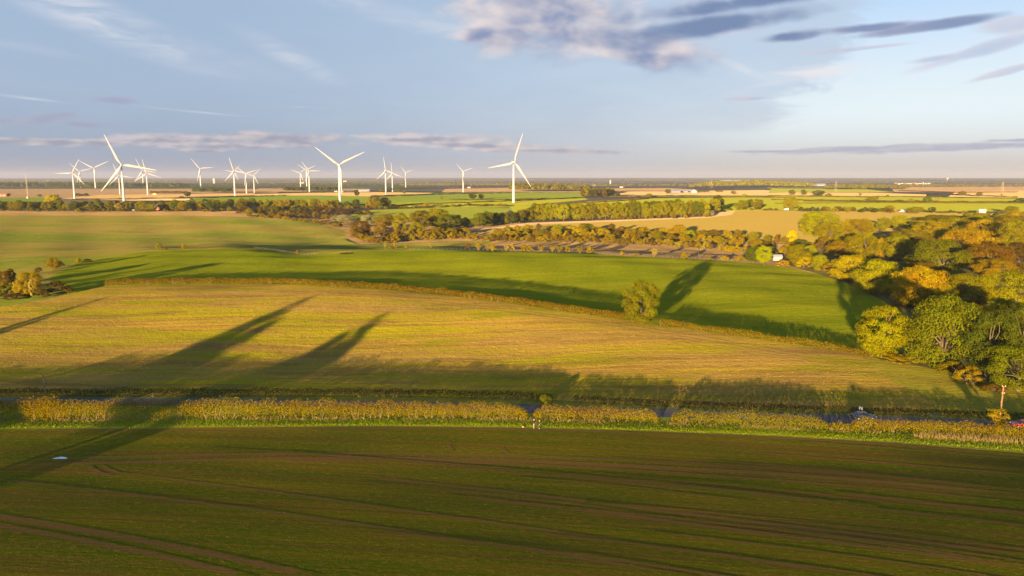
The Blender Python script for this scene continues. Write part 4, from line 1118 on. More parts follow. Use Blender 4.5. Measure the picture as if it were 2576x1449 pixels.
# ------------------------------------------------------------------ single trees on the plain
for a in [('round', 898, 494, 14, 16, 'dark green', 'dark tree at the edge of the tan stubble left of the centre turbines'), ('round', 1189, 502, 19, 16, 'dark green', 'larger of two dark trees on the green field'),
          ('round', 1211, 501, 14, 13, 'dark green', 'smaller of two dark trees on the green field'), ('oval', 1111, 502, 9, 8, 'pale gold', 'tiny pale tree left of the two dark trees'),
          ('round', 979, 483.5, 16, 11, 'dark green', 'dark tree between the two close turbines'), ('round', 1002, 484, 14, 10, 'green', 'green tree right of the two close turbines'),
          ('round', 1018, 487, 11, 8, 'olive', 'olive small tree right of the green one by the turbines'), ('round', 961, 484, 12, 9, 'olive', 'olive small tree left of the two close turbines'),
          ('shrub', 198, 494, 22, 9, 'dark green', 'dark round thicket right of the front left turbine'), ('shrub', 215, 494, 20, 9, 'dark green', 'second dark thicket right of the front left turbine'),
          ('round', 472, 495, 16, 12, 'green', 'green tree on the tan stubble of the left plain'), ('shrub', 457, 498, 14, 6, 'olive', 'olive bush by the green tree on the tan stubble'), ('shrub', 482, 502, 12, 4, 'dark green', 'dark bush on the pale stubble strip'),
          ('round', 100, 495, 9, 6, 'green', 'tiny tree on the left brown field'), ('round', 20, 494, 12, 8, 'olive', 'tree beside the distant brick building'),
          ('round', 1680, 487, 18, 11, 'green', 'green round tree left of the white farm sheds'), ('shrub', 1760, 484, 16, 8, 'dark green', 'dark hedge block right of the white farm sheds'), ('shrub', 1776, 484, 16, 8, 'dark green', 'second dark hedge block right of the white farm sheds'),
          ('shrub', 1808, 483, 18, 7, 'brown', 'brown thicket right of the dark hedge blocks'), ('round', 1845, 489, 12, 9, 'olive', 'olive tree on the tan stubble right of the farm'),
          ('round', 1633, 496, 16, 9, 'golden green', 'golden green tree in the hedge before the farm'), ('round', 1873, 497, 12, 9, 'golden green', 'small golden green tree in the hedge right of the farm'), ('round', 1554, 493, 12, 8, 'green', 'green bush at the right of the small wood'),
          ('round', 1992, 490, 16, 12, 'green', 'first of three dark trees on the pale field'), ('round', 2021, 490, 15, 13, 'green', 'second of three dark trees on the pale field'), ('round', 2059, 493, 27, 14, 'dark green', 'widest of three dark trees on the pale field'),
          ('shrub', 2083, 494, 18, 9, 'olive', 'olive bush touching the widest dark tree'), ('fan', 2164, 494, 10, 10, 'olive', 'thin tree alone on the tan field'), ('round', 2195, 505, 24, 12, 'golden green', 'golden green tree in the hedge between two bright fields'),
          ('shrub', 2232, 495, 12, 6, 'olive', 'olive bush at the end of the tan field'), ('round', 2333, 509, 20, 16, 'green', 'green tree left of the pale feathery one in the far hedge'), ('fan', 2358, 508, 21, 13, 'pale gold', 'pale feathery tree in the far hedge'),
          ('shrub', 2292, 508, 18, 10, 'golden green', 'golden green bush left of the far hedge trees'), ('shrub', 2260, 508, 26, 7, 'olive', 'long olive bush in the far hedge'), ('round', 2422, 492, 18, 11, 'olive', 'olive tree on the right tan field'),
          ('round', 2463, 494, 15, 11, 'olive', 'olive tree right of the other on the right tan field'), ('fan', 2520, 496, 9, 9, 'golden green', 'small tree below the right pylon'), ('shrub', 2567, 512, 38, 17, 'dark green', 'dark thicket at the right edge of the plain'),
          ('lobed', 1992, 528, 30, 31, 'golden green', 'tall golden green tree beside the left white van'), ('round', 2238, 534, 24, 17, 'golden green', 'golden green bush left of the white van with the red car'),
          ('round', 2302, 537, 36, 16, 'golden green', 'wide golden green bush right of the white van'), ('round', 2344, 536, 16, 15, 'dark green', 'dark green bush between the van and the motorhome'),
          ('round', 2544, 537, 30, 18, 'golden green', 'golden green bush right of the motorhome'), ('shrub', 2520, 537, 18, 9, 'olive', 'olive low bush right of the motorhome')]:
    plant(*a, cat='bush' if ('bush' in a[6] or 'thicket' in a[6] or 'block' in a[6]) else 'tree', group='single trees on the plain')
row([(1830, 529), (1900, 528), (1965, 528)], 8, (11, 17), (6, 9), ['brown', 'dark green', 'olive'], ['shrub'], 'in the road hedge left of the first van', 'road hedge left of the first van')
row([(2012, 531), (2100, 532), (2200, 534), (2250, 535)], 18, (14, 22), (10, 14), ['olive', 'dark green', 'golden green', 'brown'], ['shrub', 'round'], 'in the road hedge between the vans', 'road hedge between the vans')
row([(2355, 536), (2410, 536), (2450, 537)], 9, (10, 16), (6, 9), ['brown', 'dark green', 'olive'], ['shrub'], 'in the road hedge left of the motorhome', 'road hedge left of the motorhome')
row([(1458, 495), (1490, 494.5), (1545, 492.5)], 10, (15, 20), (15, 18), ['golden green', 'olive', 'dark green', 'brown'], ['round', 'oval'], 'in the small wood on the plain', 'small wood on the plain', 'tree')
row([(1470, 490), (1540, 488)], 6, (15, 20), (13, 15), ['golden green', 'olive', 'dark green'], ['round', 'oval'], 'at the back of the small wood', 'back of the small wood', 'tree')

# ------------------------------------------------------------------ far hedges and woods
def far_hedge(label, path, hpx, col, seed, gap=0.0):
    pp = plan(path, 10, False)
    k = mpp(*pp[len(pp) // 2]); hh = max(hpx * k, 1.5)
    L = sum(math.hypot(b[0] - a[0], b[1] - a[1]) for a, b in zip(pp, pp[1:]))
    lf = hh * .22
    hedge('hedge', label, pp, lambda u: hh * (1 if not gap else max(.12, min(1, 1.1 + gap * math.sin(u * L / 9 + seed)))), hh * 1.1, col, lf, 1.6 / lf ** 2 * .5, seed, 0, 'hedges on the plain')
FH = [([(1130, 502), (1240, 504), (1380, 500)], 2.2, 'brown'), ([(985, 518), (1150, 511), (1290, 506), (1470, 498)], 3.0, 'dark green'), ([(1290, 504.5), (1380, 502), (1460, 497.5)], 2.5, 'brown'),
      ([(1340, 517.5), (1500, 509.5), (1600, 503), (1640, 499)], 2.4, 'brown'), ([(1520, 496), (1680, 495), (1850, 496), (2000, 499)], 2.6, 'olive'), ([(1675, 492.5), (1800, 494), (1950, 497)], 2.4, 'dark green'),
      ([(640, 488), (760, 485.5), (935, 483.5)], 2.0, 'dark green'), ([(500, 498.5), (600, 495.5), (720, 492)], 2.0, 'dark green'), ([(935, 495), (1090, 490), (1300, 485.5), (1470, 486)], 2.4, 'olive'),
      ([(180, 502), (300, 501), (420, 499)], 2.2, 'dark green'), ([(420, 500), (520, 497), (640, 493)], 2.0, 'olive'), ([(0, 475.5), (300, 475), (620, 475)], 2.4, 'dark green'),
      ([(1932, 493.5), (2080, 495), (2200, 497)], 2.6, 'brown'), ([(1940, 503), (2150, 506), (2350, 508.5), (2600, 509.5)], 3.2, 'brown'), ([(2200, 494.5), (2350, 496.5), (2560, 500)], 2.2, 'dark green'),
      ([(2330, 487), (2420, 491), (2560, 497)], 2.4, 'dark green'), ([(2260, 480), (2400, 485), (2560, 484)], 2.4, 'brown'), ([(1930, 474), (2050, 474), (2180, 477)], 2.4, 'olive'),
      ([(1500, 482), (1600, 481), (1700, 482)], 1.6, 'brown'), ([(1110, 485), (1250, 484), (1400, 485)], 1.6, 'dark green'), ([(1950, 513), (2150, 511), (2560, 512)], 2.0, 'olive')]
WH = ['beside the two dark trees', 'running across the green field by the right big turbine', 'above the two dark trees', 'right of the right big turbine', 'in front of the white farm', 'right of the farm below the tan field',
      'behind the centre big turbine', 'left of the centre big turbine', 'between tan stubble and green crop at the centre', 'behind the left big turbine', 'at the left plain by the tan stubble', 'behind the brown field at the far left',
      'beneath the three dark trees', 'between two bright fields on the right', 'across the right tan field', 'below the right pylon', 'in front of the right pylon', 'near the left pylon', 'below the brown field at the centre right', 'beyond the close pair of turbines', 'at the foot of the far right bright field']
for i, ((p, h_, c_), w_) in enumerate(zip(FH, WH)):
    far_hedge(f'thin distant {c_} hedge {w_}', p, h_, c_, 40 + i, .5 if i % 2 else 0)
def wood(label, x0, x1, base, top, depth, col, seed, n, var=.3):
    """a far-off wood read as one mass: many small crowns of leaf clumps"""
    rs = np.random.RandomState(seed)
    C = []; N = []; S = []
    xs = rs.uniform(x0, x1, n)
    for x in xs:
        yb = np.interp(x, *base) if isinstance(base, tuple) else base
        px, py, pz = bp(x, yb)
        px *= 1; k = mpp(px, py)
        tp = np.interp(x, *top) if isinstance(top, tuple) else top
        H = max((yb - tp) * k * rs.uniform(.75, 1.1), 5)
        dd = rs.rand() * depth
        f = (py + dd) / py
        qx, qy = px * f, py * f
        qz = zg(qx, qy)
        W = H * rs.uniform(.35, .6)
        m_ = 60
        d = sph(rs, m_); d[:, 2] = np.abs(d[:, 2]) * 1.3 - .3
        C.append(np.array([qx, qy, qz + H * .52]) + d * np.array([W, W, H * .48]))
        N.append(d + rs.normal(size=(m_, 3)) * .4); S.append(np.full(m_, W * .22) * rs.uniform(.7, 1.3, m_))
    V, Fc = quads(np.concatenate(C), np.concatenate(N), np.concatenate(S), rs)
    o = mesh_obj('wood', V, Fc, LEAF); o.color = (*PAL[col], 1)
    tag(o, label, None, None, 'stuff')
wood('dark far wood behind the right big turbine', 1288, 1486, 482.5, ([1288, 1400, 1486], [462, 464, 468]), 260, 'olive', 1, 260)
wood('long golden far wood on the rise right of the farm', 1735, 2045, ([1735, 1900, 2045], [473, 472, 473]), ([1735, 1790, 1900, 2045], [465, 458, 454, 461]), 500, 'golden green', 2, 420)
wood('far wood right of the left pylon', 2077, 2285, 477, ([2077, 2180, 2285], [466, 464, 468]), 400, 'olive', 3, 260)
wood('dark far woodland behind the left turbines', -60, 480, 474.5, ([-60, 200, 480], [461, 460, 463]), 900, 'dark green', 4, 560)
wood('dark far wood behind the middle turbines', 480, 1000, 470, 463, 1200, 'dark green', 5, 420)
wood('brown thicket band on the left plain', 375, 470, 487.5, 481, 60, 'red brown', 6, 90)
wood('dark wood right of the slim left turbines', 487, 584, 486, 474, 160, 'dark green', 7, 130)
wood('dark wood behind the white barn', 719, 846, 483.5, 471, 180, 'dark green', 8, 150)
wood('far woodland strip at the centre', 1000, 1290, 469, 463, 900, 'olive', 9, 260)
wood('far wooded strip along the horizon', -100, 2700, 456.5, 453.6, 2500, 'olive', 10, 700)
wood('far wooded plain before the horizon', -100, 2700, 463, 459.5, 2500, 'olive', 11, 600)
wood('far woodland strip behind the right pylon', 2285, 2650, 471, 464.5, 700, 'olive', 12, 260)
wood('far woodland strip left of the golden wood', 1486, 1760, 470, 465, 600, 'olive', 13, 160)
# ------------------------------------------------------------------ wind turbines
WHITE = flat_mat('white_coating', (.40, .40, .40), 0.45, 0.4, 0.06, .2)
GREYM = flat_mat('grey_metal', (.30, .30, .31), 0.5, 0.4, 0.1, .3)
def lathe(prof, k=18):
    mb = MB(); a = np.arange(k) * 2 * math.pi / k
    V = np.array([(r * math.cos(t), r * math.sin(t), z) for r, z in prof for t in a])
    Fc = [(i * k + j, i * k + (j + 1) % k, (i + 1) * k + (j + 1) % k, (i + 1) * k + j) for i in range(len(prof) - 1) for j in range(k)]
    Fc.append(tuple(range(k))[::-1]); Fc.append(tuple((len(prof) - 1) * k + j for j in range(k)))
    return V, Fc
def tower_mesh():
    V, Fc = lathe([(2.75, -1.5), (2.75, .3), (2.15, .32), (2.1, 3), (1.85, 22), (1.5, 42), (1.2, 60.6)], 20)
    return mesh_obj('tower', V, Fc, WHITE, None, True)
def nacelle_mesh():
    mb = MB(); secs = [(-6.6, .95, .95), (-6.2, 1.45, 1.55), (-2, 1.65, 1.8), (1.2, 1.6, 1.75), (2.1, 1.25, 1.3)]
    k = 12; V = []
    for y, w, h in secs:
        for j in range(k):
            t = 2 * math.pi * (j + .5) / k; c, s = math.cos(t), math.sin(t)
            V.append((w * math.copysign(abs(c) ** .5, c), -y, h * math.copysign(abs(s) ** .5, s)))
    Fc = [(i * k + j, (i + 1) * k + j, (i + 1) * k + (j + 1) % k, i * k + (j + 1) % k) for i in range(len(secs) - 1) for j in range(k)]
    Fc += [tuple(range(k)), tuple(range(4 * k, 5 * k))[::-1]]
    mb.add(V, Fc); mb.box((0, 5, 2.1), (1.2, .3, .7))
    return mb.build('nacelle', WHITE, None, False)
def hub_mesh():
    V, Fc = lathe([(1.2, 0), (1.5, .5), (1.5, 1.7), (1.2, 2.5), (.6, 3.1), (.05, 3.3)], 16)
    V = np.column_stack([V[:, 0], -V[:, 2], V[:, 1]])
    return mesh_obj('rotor_hub', V, Fc, WHITE, None, True)
def blade_mesh():
    st = [(0, .95, .95, 0), (1.6, .95, .9, 0), (4.5, 2.2, .75, 18), (8.5, 3.9, .62, 14), (14, 3.3, .48, 9), (22, 2.5, .36, 5), (31, 1.8, .25, 2), (39, 1.2, .16, 0), (43.5, .75, .1, -1), (45, .18, .05, -1)]
    k = 10; V = []
    for z, ch, th, tw in st:
        for j in range(k):
            t = 2 * math.pi * j / k
            cx = (math.cos(t) * .5 - (.18 if ch > 1.2 else 0)) * ch; cy = math.sin(t) * th * (.5 + (.35 if math.cos(t) > 0 else 0) * (ch > 1.2))
            a = R(tw + 4)
            V.append((cx * math.cos(a) - cy * math.sin(a), cx * math.sin(a) + cy * math.cos(a) - z * z * .0006, z))
    Fc = [(i * k + j, i * k + (j + 1) % k, (i + 1) * k + (j + 1) % k, (i + 1) * k + j) for i in range(len(st) - 1) for j in range(k)]
    Fc += [tuple(range(k))[::-1], tuple(range((len(st) - 1) * k, len(st) * k))]
    return mesh_obj('blade', V, Fc, WHITE, None, True)
TB = [f() for f in (tower_mesh, nacelle_mesh, hub_mesh, blade_mesh)]
TBM = [o.data for o in TB]
for o in TB: bpy.data.objects.remove(o)
def turbine(bx, by, hx, hy, rpx, angs, label, yaw=26):
    x, y, z = bp(bx, by); k = mpp(x, y)
    s = (by - hy) * k / 62.0; rs_ = rpx * k / 45.0
    e = empty('wind_turbine', (x, y, z), 0, (s, s, s)); e.rotation_euler = (0, 0, R(yaw))
    tag(e, label, 'wind turbine', 'wind turbines on the plain')
    for me, nm in zip(TBM[:3], ('tower', 'nacelle', 'rotor_hub')):
        o = bpy.data.objects.new(nm, me); COL.objects.link(o); o.parent = e
        if nm == 'nacelle': o.location = (0, 0, 62)
        if nm == 'rotor_hub': o.location = (0, -2.1, 62)
    for a in angs:
        o = bpy.data.objects.new('blade', TBM[3]); COL.objects.link(o); o.parent = e
        o.location = (0, -3.4, 62); o.rotation_euler = (0, R(a), 0); q = rs_ / s; o.scale = (q, q, q)
TUR = [(188, 501, 183, 436, 38, (26, 140, 268), 'white turbine left of the tall near one, foot behind the tree belt, one blade level'),
 (203.5, 472.5, 200.3, 432, 29, (-46, 75, 195), 'small turbine just right of the leftmost one'),
 (240.5, 475, 237, 424, 37, (-60, 62, 181), 'slim turbine with two raised blades, left of the tallest left one'),
 (312, 506, 305.6, 417, 81, (-24, 99, 217), 'tall near white turbine on the left above the brick farmhouse'),
 (302, 489, 298, 443, 32, (-20, 99, 225), 'small turbine half hidden behind the tall left one'),
 (361, 470, 359, 430, 32, (-25, 98, 215), 'small turbine behind the slim one right of the tall left turbine'),
 (372, 490, 369, 437, 35, (-12, 109, 235), 'turbine right of the tall left one, standing on the tan stubble'),
 (505.4, 472, 503, 425, 32, (-38, 85, 194), 'lone turbine between the left cluster and the group of four'),
 (591.4, 494.6, 588, 431, 35, (-17, 103, 222), 'nearest turbine of the group of four left of the centre'),
 (590.6, 478, 589.4, 433, 23, (-80, 43, 155), 'small turbine hidden behind the nearest of the group of four'),
 (620.6, 487, 618.6, 438, 30, (-52, 70, 189), 'third turbine from the left in the group of four, blades in a wide Y'),
 (640, 485, 637, 442.6, 25, (44, 154, 285), 'rightmost and smallest of the group of four turbines'),
 (756.5, 473, 754.5, 436, 25, (-70, 51, 163), 'leftmost of the three crowded turbines left of the centre one'),
 (772, 473, 771.5, 429, 26, (-56, 63, 181), 'middle one of the three crowded turbines'),
 (778.8, 484, 776.5, 431.5, 30, (-36, 89, 203), 'right and nearest of the three crowded turbines'),
 (855.3, 507.5, 852, 416.5, 73, (-54, 63, 177), 'tall near white turbine left of the middle, blades in a wide Y'),
 (971, 490, 969.8, 430, 34, (-9, 113, 227), 'nearer of the two close turbines right of the middle left tall one'),
 (987.5, 482.5, 986.5, 437, 28, (-7, 111, 225), 'farther of the two close turbines, behind the nearer one'),
 (1020.8, 471.5, 1020, 434.5, 21, (-41, 71, 190), 'small turbine right of the two close turbines'),
 (1165.3, 484.5, 1165.3, 432.5, 28, (-46, 70, 187), 'lone turbine with a Y of blades, left of the tall right one'),
 (1292, 510, 1294, 410.5, 76, (17, 143, 259), 'tall near white turbine on the right, a blade pointing up')]
for a in TUR: turbine(*a)

# ------------------------------------------------------------------ buildings
BRICK = flat_mat('red_brick', (.36, .13, .075), 0.9, 0.1, 0.35, 3)
SLATE = flat_mat('slate_roof', (.085, .08, .095), 0.7, 0.2, 0.3, 2)
TILE = flat_mat('clay_tiles', (.30, .15, .09), 0.85, 0.1, 0.35, 2)
CREAM = flat_mat('cream_render', (.62, .54, .42), 0.9, 0.1, 0.2, 1)
SHEET = flat_mat('pale_sheet_metal', (.26, .255, .26), 0.5, 0.3, 0.2, 1)
PANE = flat_mat('window_glass', (.02, .024, .032), 0.3, 0.3, 0.1, 1)
FRAME = flat_mat('white_frame', (.48, .46, .43), 0.6, 0.3, 0.1, 1)
DARKW = flat_mat('dark_boards', (.06, .055, .06), 0.9, 0.1, 0.4, 2)
CONC = flat_mat('concrete', (.46, .41, .36), 0.9, 0.1, 0.25, .4)
def house(dx, base, wpx, hpx, wall, roof, label, rot=0.0, deep=.6, wins=0, chim=0, name='house', cat='house', group=None, rise=.42, sides=True):
    """gabled building: ridge along its length"""
    x, y, z = bp(dx, base); k = mpp(x, y)
    L, H = wpx * k, hpx * k; D = L * deep; hw = H * (1 - rise); hr = H * rise
    e = empty(name, (x, y, z), R(rot)); tag(e, label, cat, group)
    m = MB()
    V = [(-L / 2, -D / 2, -.4), (L / 2, -D / 2, -.4), (L / 2, D / 2, -.4), (-L / 2, D / 2, -.4), (-L / 2, -D / 2, hw), (L / 2, -D / 2, hw), (L / 2, D / 2, hw), (-L / 2, D / 2, hw), (-L / 2, 0, hw + hr), (L / 2, 0, hw + hr)]
    m.add(V, [(0, 1, 5, 4), (2, 3, 7, 6), (1, 2, 6, 9, 5), (3, 0, 4, 8, 7)])
    m.build('wall', wall, e)
    r = MB(); o_ = .03 * D; t = .06 * hw
    for sg in (-1, 1):
        V = [(-L / 2 * 1.02, sg * (D / 2 + o_ * 2), hw - hr * .08 + t), (L / 2 * 1.02, sg * (D / 2 + o_ * 2), hw - hr * .08 + t), (L / 2 * 1.02, 0, hw + hr + t * 1.6), (-L / 2 * 1.02, 0, hw + hr + t * 1.6)]
        V += [(a, b, c - t) for a, b, c in V]
        r.add(V, [(0, 1, 2, 3), (7, 6, 5, 4), (0, 4, 5, 1), (1, 5, 6, 2), (3, 7, 4, 0)])
    ro = r.build('roof', roof, e)
    for i in range(chim):
        c = MB(); cx = (-.36, .36, 0)[i] * L; c.box((cx, 0, hw + hr + hr * .18), (L * .05, D * .1, hr * .7)); c.build('chimney', BRICK, ro)
    for i in range(wins):
        cx = (-.5 + (i + .5) / wins) * L * .9
        for zz in ((.32, .74) if wall is BRICK else (.5,)):
            wd, hh = L / wins * .34, hw * .22
            f = MB(); f.box((cx, -D / 2 - .04, hw * zz), (wd, .1, hh)); fo = f.build('window', FRAME, e)
            p = MB()
            for q in (-.25, .25): p.box((cx + q * wd * .92, -D / 2 - .1, hw * zz), (wd * .38, .04, hh * .82))
            p.build('pane', PANE, fo)
    if wins:
        d = MB(); d.box((L * .02, -D / 2 - .05, hw * .22), (L * .05, .1, hw * .46)); d.build('door', DARKW, e)
    return e
house(391, 528, 34, 14, BRICK, SLATE, 'red brick farmhouse with slate roof and chimneys in the left tree belt', -8, .5, 4, 2)
house(379, 527.5, 9, 13, BRICK, SLATE, 'gabled brick wing at the left end of the brick farmhouse', 82, 1.0, 0, 0, 'annex', 'annex')
house(364, 528.5, 9, 5, DARKW, SLATE, 'low dark shed left of the brick farmhouse', 10, .7, 0, 0, 'shed', 'shed')
house(6, 494, 26, 7, BRICK, TILE, 'long brick building at the left edge of the plain', 5, .5, 3, 1)
house(1698, 485, 21, 7.5, SHEET, SHEET, 'left white farm shed with a broad gable', 20, .8, 0, 0, 'farm_shed', 'shed', 'white farm sheds')
house(1718, 484, 19, 6.5, SHEET, SHEET, 'middle white farm shed beside the broad gabled one', 20, .8, 0, 0, 'farm_shed', 'shed', 'white farm sheds')
house(1735, 483, 14, 6, SHEET, SHEET, 'right white farm shed next to the brown barn', 20, .8, 0, 0, 'farm_shed', 'shed', 'white farm sheds')
house(1747, 485, 14, 8, CREAM, TILE, 'brown roofed barn at the right of the white farm sheds', 70, .8, 0, 0, 'barn', 'barn')
house(916, 483.5, 27, 7, SHEET, SHEET, 'long white barn right of the middle left tall turbine', 4, .4, 0, 0, 'barn', 'barn')
house(845, 483, 8, 6, CREAM, TILE, 'pale cottage left of the middle left tall turbine tower', 15, .7, 2, 1)
house(861, 483, 9, 5, CREAM, TILE, 'pale cottage right of the middle left tall turbine tower', -15, .7, 2, 0)
house(879, 483.5, 18, 4.5, DARKW, SLATE, 'low dark barn left of the long white barn', 4, .5, 0, 0, 'barn', 'barn')
house(2064, 468, 24, 6, SHEET, SHEET, 'white warehouse left of the left pylon', 6, .5, 0, 0, 'warehouse', 'warehouse')
house(1850, 455.5, 74, 2.6, SHEET, SHEET, 'very long white warehouse on the horizon', 0, .2, 0, 0, 'warehouse', 'warehouse')
house(760, 461, 10, 3, CREAM, TILE, 'pale farmhouse far behind the three crowded turbines', 0, .6)
house(868, 457, 8, 3, CREAM, TILE, 'pale farmhouse on the horizon right of the three crowded turbines', 0, .6)
house(996, 464, 8, 3, CREAM, TILE, 'pale farmhouse on the horizon right of the two close turbines', 0, .6)
house(1180, 473, 7, 3.4, CREAM, TILE, 'cream cottage right of the lone Y bladed turbine', 0, .6)
house(1495, 468, 7, 4, CREAM, TILE, 'cream cottage right of the dark far wood', 0, .6)
house(1563, 472, 8, 3.6, CREAM, TILE, 'cream cottage on the far brown field', 0, .6)
rv = random.Random(4)
VL = ['first', 'second', 'third', 'fourth', 'fifth', 'sixth', 'seventh', 'eighth', 'ninth', 'tenth', 'eleventh', 'twelfth']
for i in range(12):
    house(2254 + i * 7.6 + rv.uniform(-1.5, 1.5), 463 + rv.uniform(-1.2, .8), rv.uniform(5, 7), rv.uniform(2.4, 3.2), CREAM if i % 3 else BRICK, TILE, f'house of the far village on the right, {VL[i]} from its left', rv.uniform(-30, 30), .6, 0, 0, 'house', 'house', 'village houses')
# sheds in the wood and at the field edge
house(1955, 656, 23, 15, SHEET, SHEET, 'pale metal shed between the lime tree and the olive tree', -6, .6, 0, 0, 'shed', 'shed', None, .3)
house(2428, 712, 34, 20, DARKW, SLATE, 'dark roofed shed hidden in the middle of the wood', -12, .7, 0, 0, 'shed', 'shed', None, .35)
house(2408, 722, 16, 10, SHEET, SHEET, 'small pale shed in front of the dark roofed one in the wood', -12, .8, 0, 0, 'shed', 'shed', None, .3)
house(2546, 756, 30, 14, SHEET, SHEET, 'pale grey shed in the wood at the right edge', -20, .6, 0, 0, 'shed', 'shed', None, .3)

def water_tower(dx, base, hpx, label, stem=False):
    x, y, z = bp(dx, base); k = mpp(x, y); H = hpx * k; r = H * .22
    e = empty('water_tower', (x, y, z)); tag(e, label, 'water tower')
    if stem: V, Fc = lathe([(r * .35, -.5), (r * .3, H * .6), (r * 1.5, H * .72), (r * 1.5, H * .96), (r * .8, H)], 16)
    else: V, Fc = lathe([(r, -.5), (r, H * .62), (r * 1.16, H * .64), (r * 1.16, H * .97), (r * .6, H)], 16)
    mesh_obj('shaft', V, Fc, CONC, e)
    V, Fc = lathe([(r * .5, H), (r * .5, H * 1.05), (r * .1, H * 1.08)], 12)
    mesh_obj('cap', V, Fc, GREYM, e)
water_tower(1535.5, 462.5, 8.5, 'squat pale water tower near the middle of the horizon')
water_tower(539, 461.5, 12, 'slim pale water tower left of the group of four turbines')
water_tower(2383, 455.5, 8, 'small stemmed water tower on the right horizon', True)
x, y, z = bp(2322, 464); k = mpp(x, y)
e = empty('church_tower', (x, y, z)); tag(e, 'pale church tower rising from the far village', 'church tower')
m = MB(); m.box((0, 0, 2.6 * k), (2 * k, 2 * k, 5.4 * k)); m.build('wall', CONC, e)
m = MB(); m.box((0, 0, 5.7 * k), (2.1 * k, 2.1 * k, .8 * k), 0, 0, .3); m.build('roof', SLATE, e)
# pylons and a mast
STEEL = flat_mat('galvanised_steel', (.42, .36, .27), 0.6, 0.3, 0.1, 1)
def pylon(dx, base, hpx, label):
    x, y, z = bp(dx, base); k = mpp(x, y); H = hpx * k; w = H * .085; r = max(.12, k * .055)
    e = empty('pylon', (x, y, z), R(25)); tag(e, label, 'pylon', 'pylons on the plain')
    m = MB(); lv = [0, .16, .31, .45, .58, .70, .80, .90, 1.0]
    wid = lambda f: w * (1 - f) ** .9 + H * .012
    for sx in (-1, 1):
        for sy in (-1, 1):
            m.tube([(sx * wid(f), sy * wid(f), f * H) for f in lv], [r] * len(lv), 4)
    for a, b in zip(lv, lv[1:]):
        for s in (-1, 1):
            m.tube([(-wid(a), s * wid(a), a * H), (wid(b), s * wid(b), b * H)], [r * .6] * 2, 3)
            m.tube([(wid(a), s * wid(a), a * H), (-wid(b), s * wid(b), b * H)], [r * .6] * 2, 3)
    m.build('lattice', STEEL, e)
    for f, l in ((.70, .16), (.82, .19), (.93, .13)):
        for s in (-1, 1):
            c = MB(); c.tube([(0, 0, f * H), (s * l * H, 0, (f - .005) * H)], [r, r * .6], 4); c.tube([(0, 0, (f + .04) * H), (s * l * H, 0, (f - .005) * H)], [r * .7, r * .5], 4)
            ca = c.build('crossarm', STEEL, e)
            c = MB(); c.tube([(s * l * H * .97, 0, (f - .005) * H), (s * l * H * .97, 0, (f - .045) * H)], [r * .8, r * .8], 4); c.build('insulator', GREYM, ca)
pylon(2102, 483, 27, 'left pylon on the right plain, beside the white warehouse')
pylon(2521, 487, 29, 'right pylon on the right plain, by the tan field')
pylon(1790, 473, 20, 'pylon in front of the long golden far wood')
pylon(121, 463, 11, 'tiny pylon right of the mast on the left horizon'); pylon(38, 464, 10, 'tiny pylon left of the mast on the left horizon')
x, y, z = bp(70, 499); k = mpp(x, y); H = 60 * k
e = empty('radio_mast', (x, y, z)); tag(e, 'thin lattice radio mast on the left plain', 'mast')
m = MB()
for j in range(3):
    a = j * 2.094; m.tube([(math.cos(a) * .9, math.sin(a) * .9, 0), (math.cos(a) * .9, math.sin(a) * .9, H)], [.14, .1], 4)
for i in range(int(H / 3)):
    a = (i % 3) * 2.094; b = a + 2.094
    m.tube([(math.cos(a) * .9, math.sin(a) * .9, i * 3), (math.cos(b) * .9, math.sin(b) * .9, i * 3 + 3)], [.08, .08], 3)
m.build('lattice', STEEL, e)
m = MB(); m.box((0, 0, 1.2), (3, 3, 2.6)); m.build('base_cabin', SHEET, e)

# ------------------------------------------------------------------ vehicles
RUBBER = flat_mat('rubber', (.02, .02, .02), 0.9, 0.1, 0.2, 4)
ALLOY = flat_mat('alloy_rim', (.35, .35, .37), 0.35, 0.6, 0.1, 4)
LAMPW = flat_mat('lamp_glass', (.75, .75, .72), 0.15, 0.6, 0.05, 4)
LAMPR = flat_mat('tail_lamp_glass', (.35, .02, .02), 0.2, 0.6, 0.05, 4)
def paint(name, c): return flat_mat(name, c, 0.28, 0.6, 0.06, .5)
def loft(secs, wid):
    """side outline (x, z) points drawn across the width; wid(z) is the half width"""
    n = len(secs); V = []
    for s in (-1, 1):
        for (x, z) in secs: V.append((x, s * wid(x, z), z))
    Fc = [tuple(range(n))[::-1], tuple(range(n, 2 * n))] + [(i, (i + 1) % n, n + (i + 1) % n, n + i) for i in range(n)]
    return V, Fc
def wheels(e, xs, hw, r):
    for x in xs:
        for s in (-1, 1):
            V, Fc = lathe([(r * .6, -.11), (r * .97, -.11), (r, -.06), (r, .06), (r * .97, .11), (r * .6, .11)], 20)
            V = np.column_stack([V[:, 0], V[:, 2], V[:, 1]])
            w = empty('wheel', (x, s * hw, r)); w.parent = e
            mesh_obj('tyre', V, Fc, RUBBER, w)
            V, Fc = lathe([(r * .58, -.112), (r * .58, .112), (r * .2, .125)], 12); V = np.column_stack([V[:, 0], V[:, 2], V[:, 1]])
            mesh_obj('rim', V, Fc, ALLOY, w)
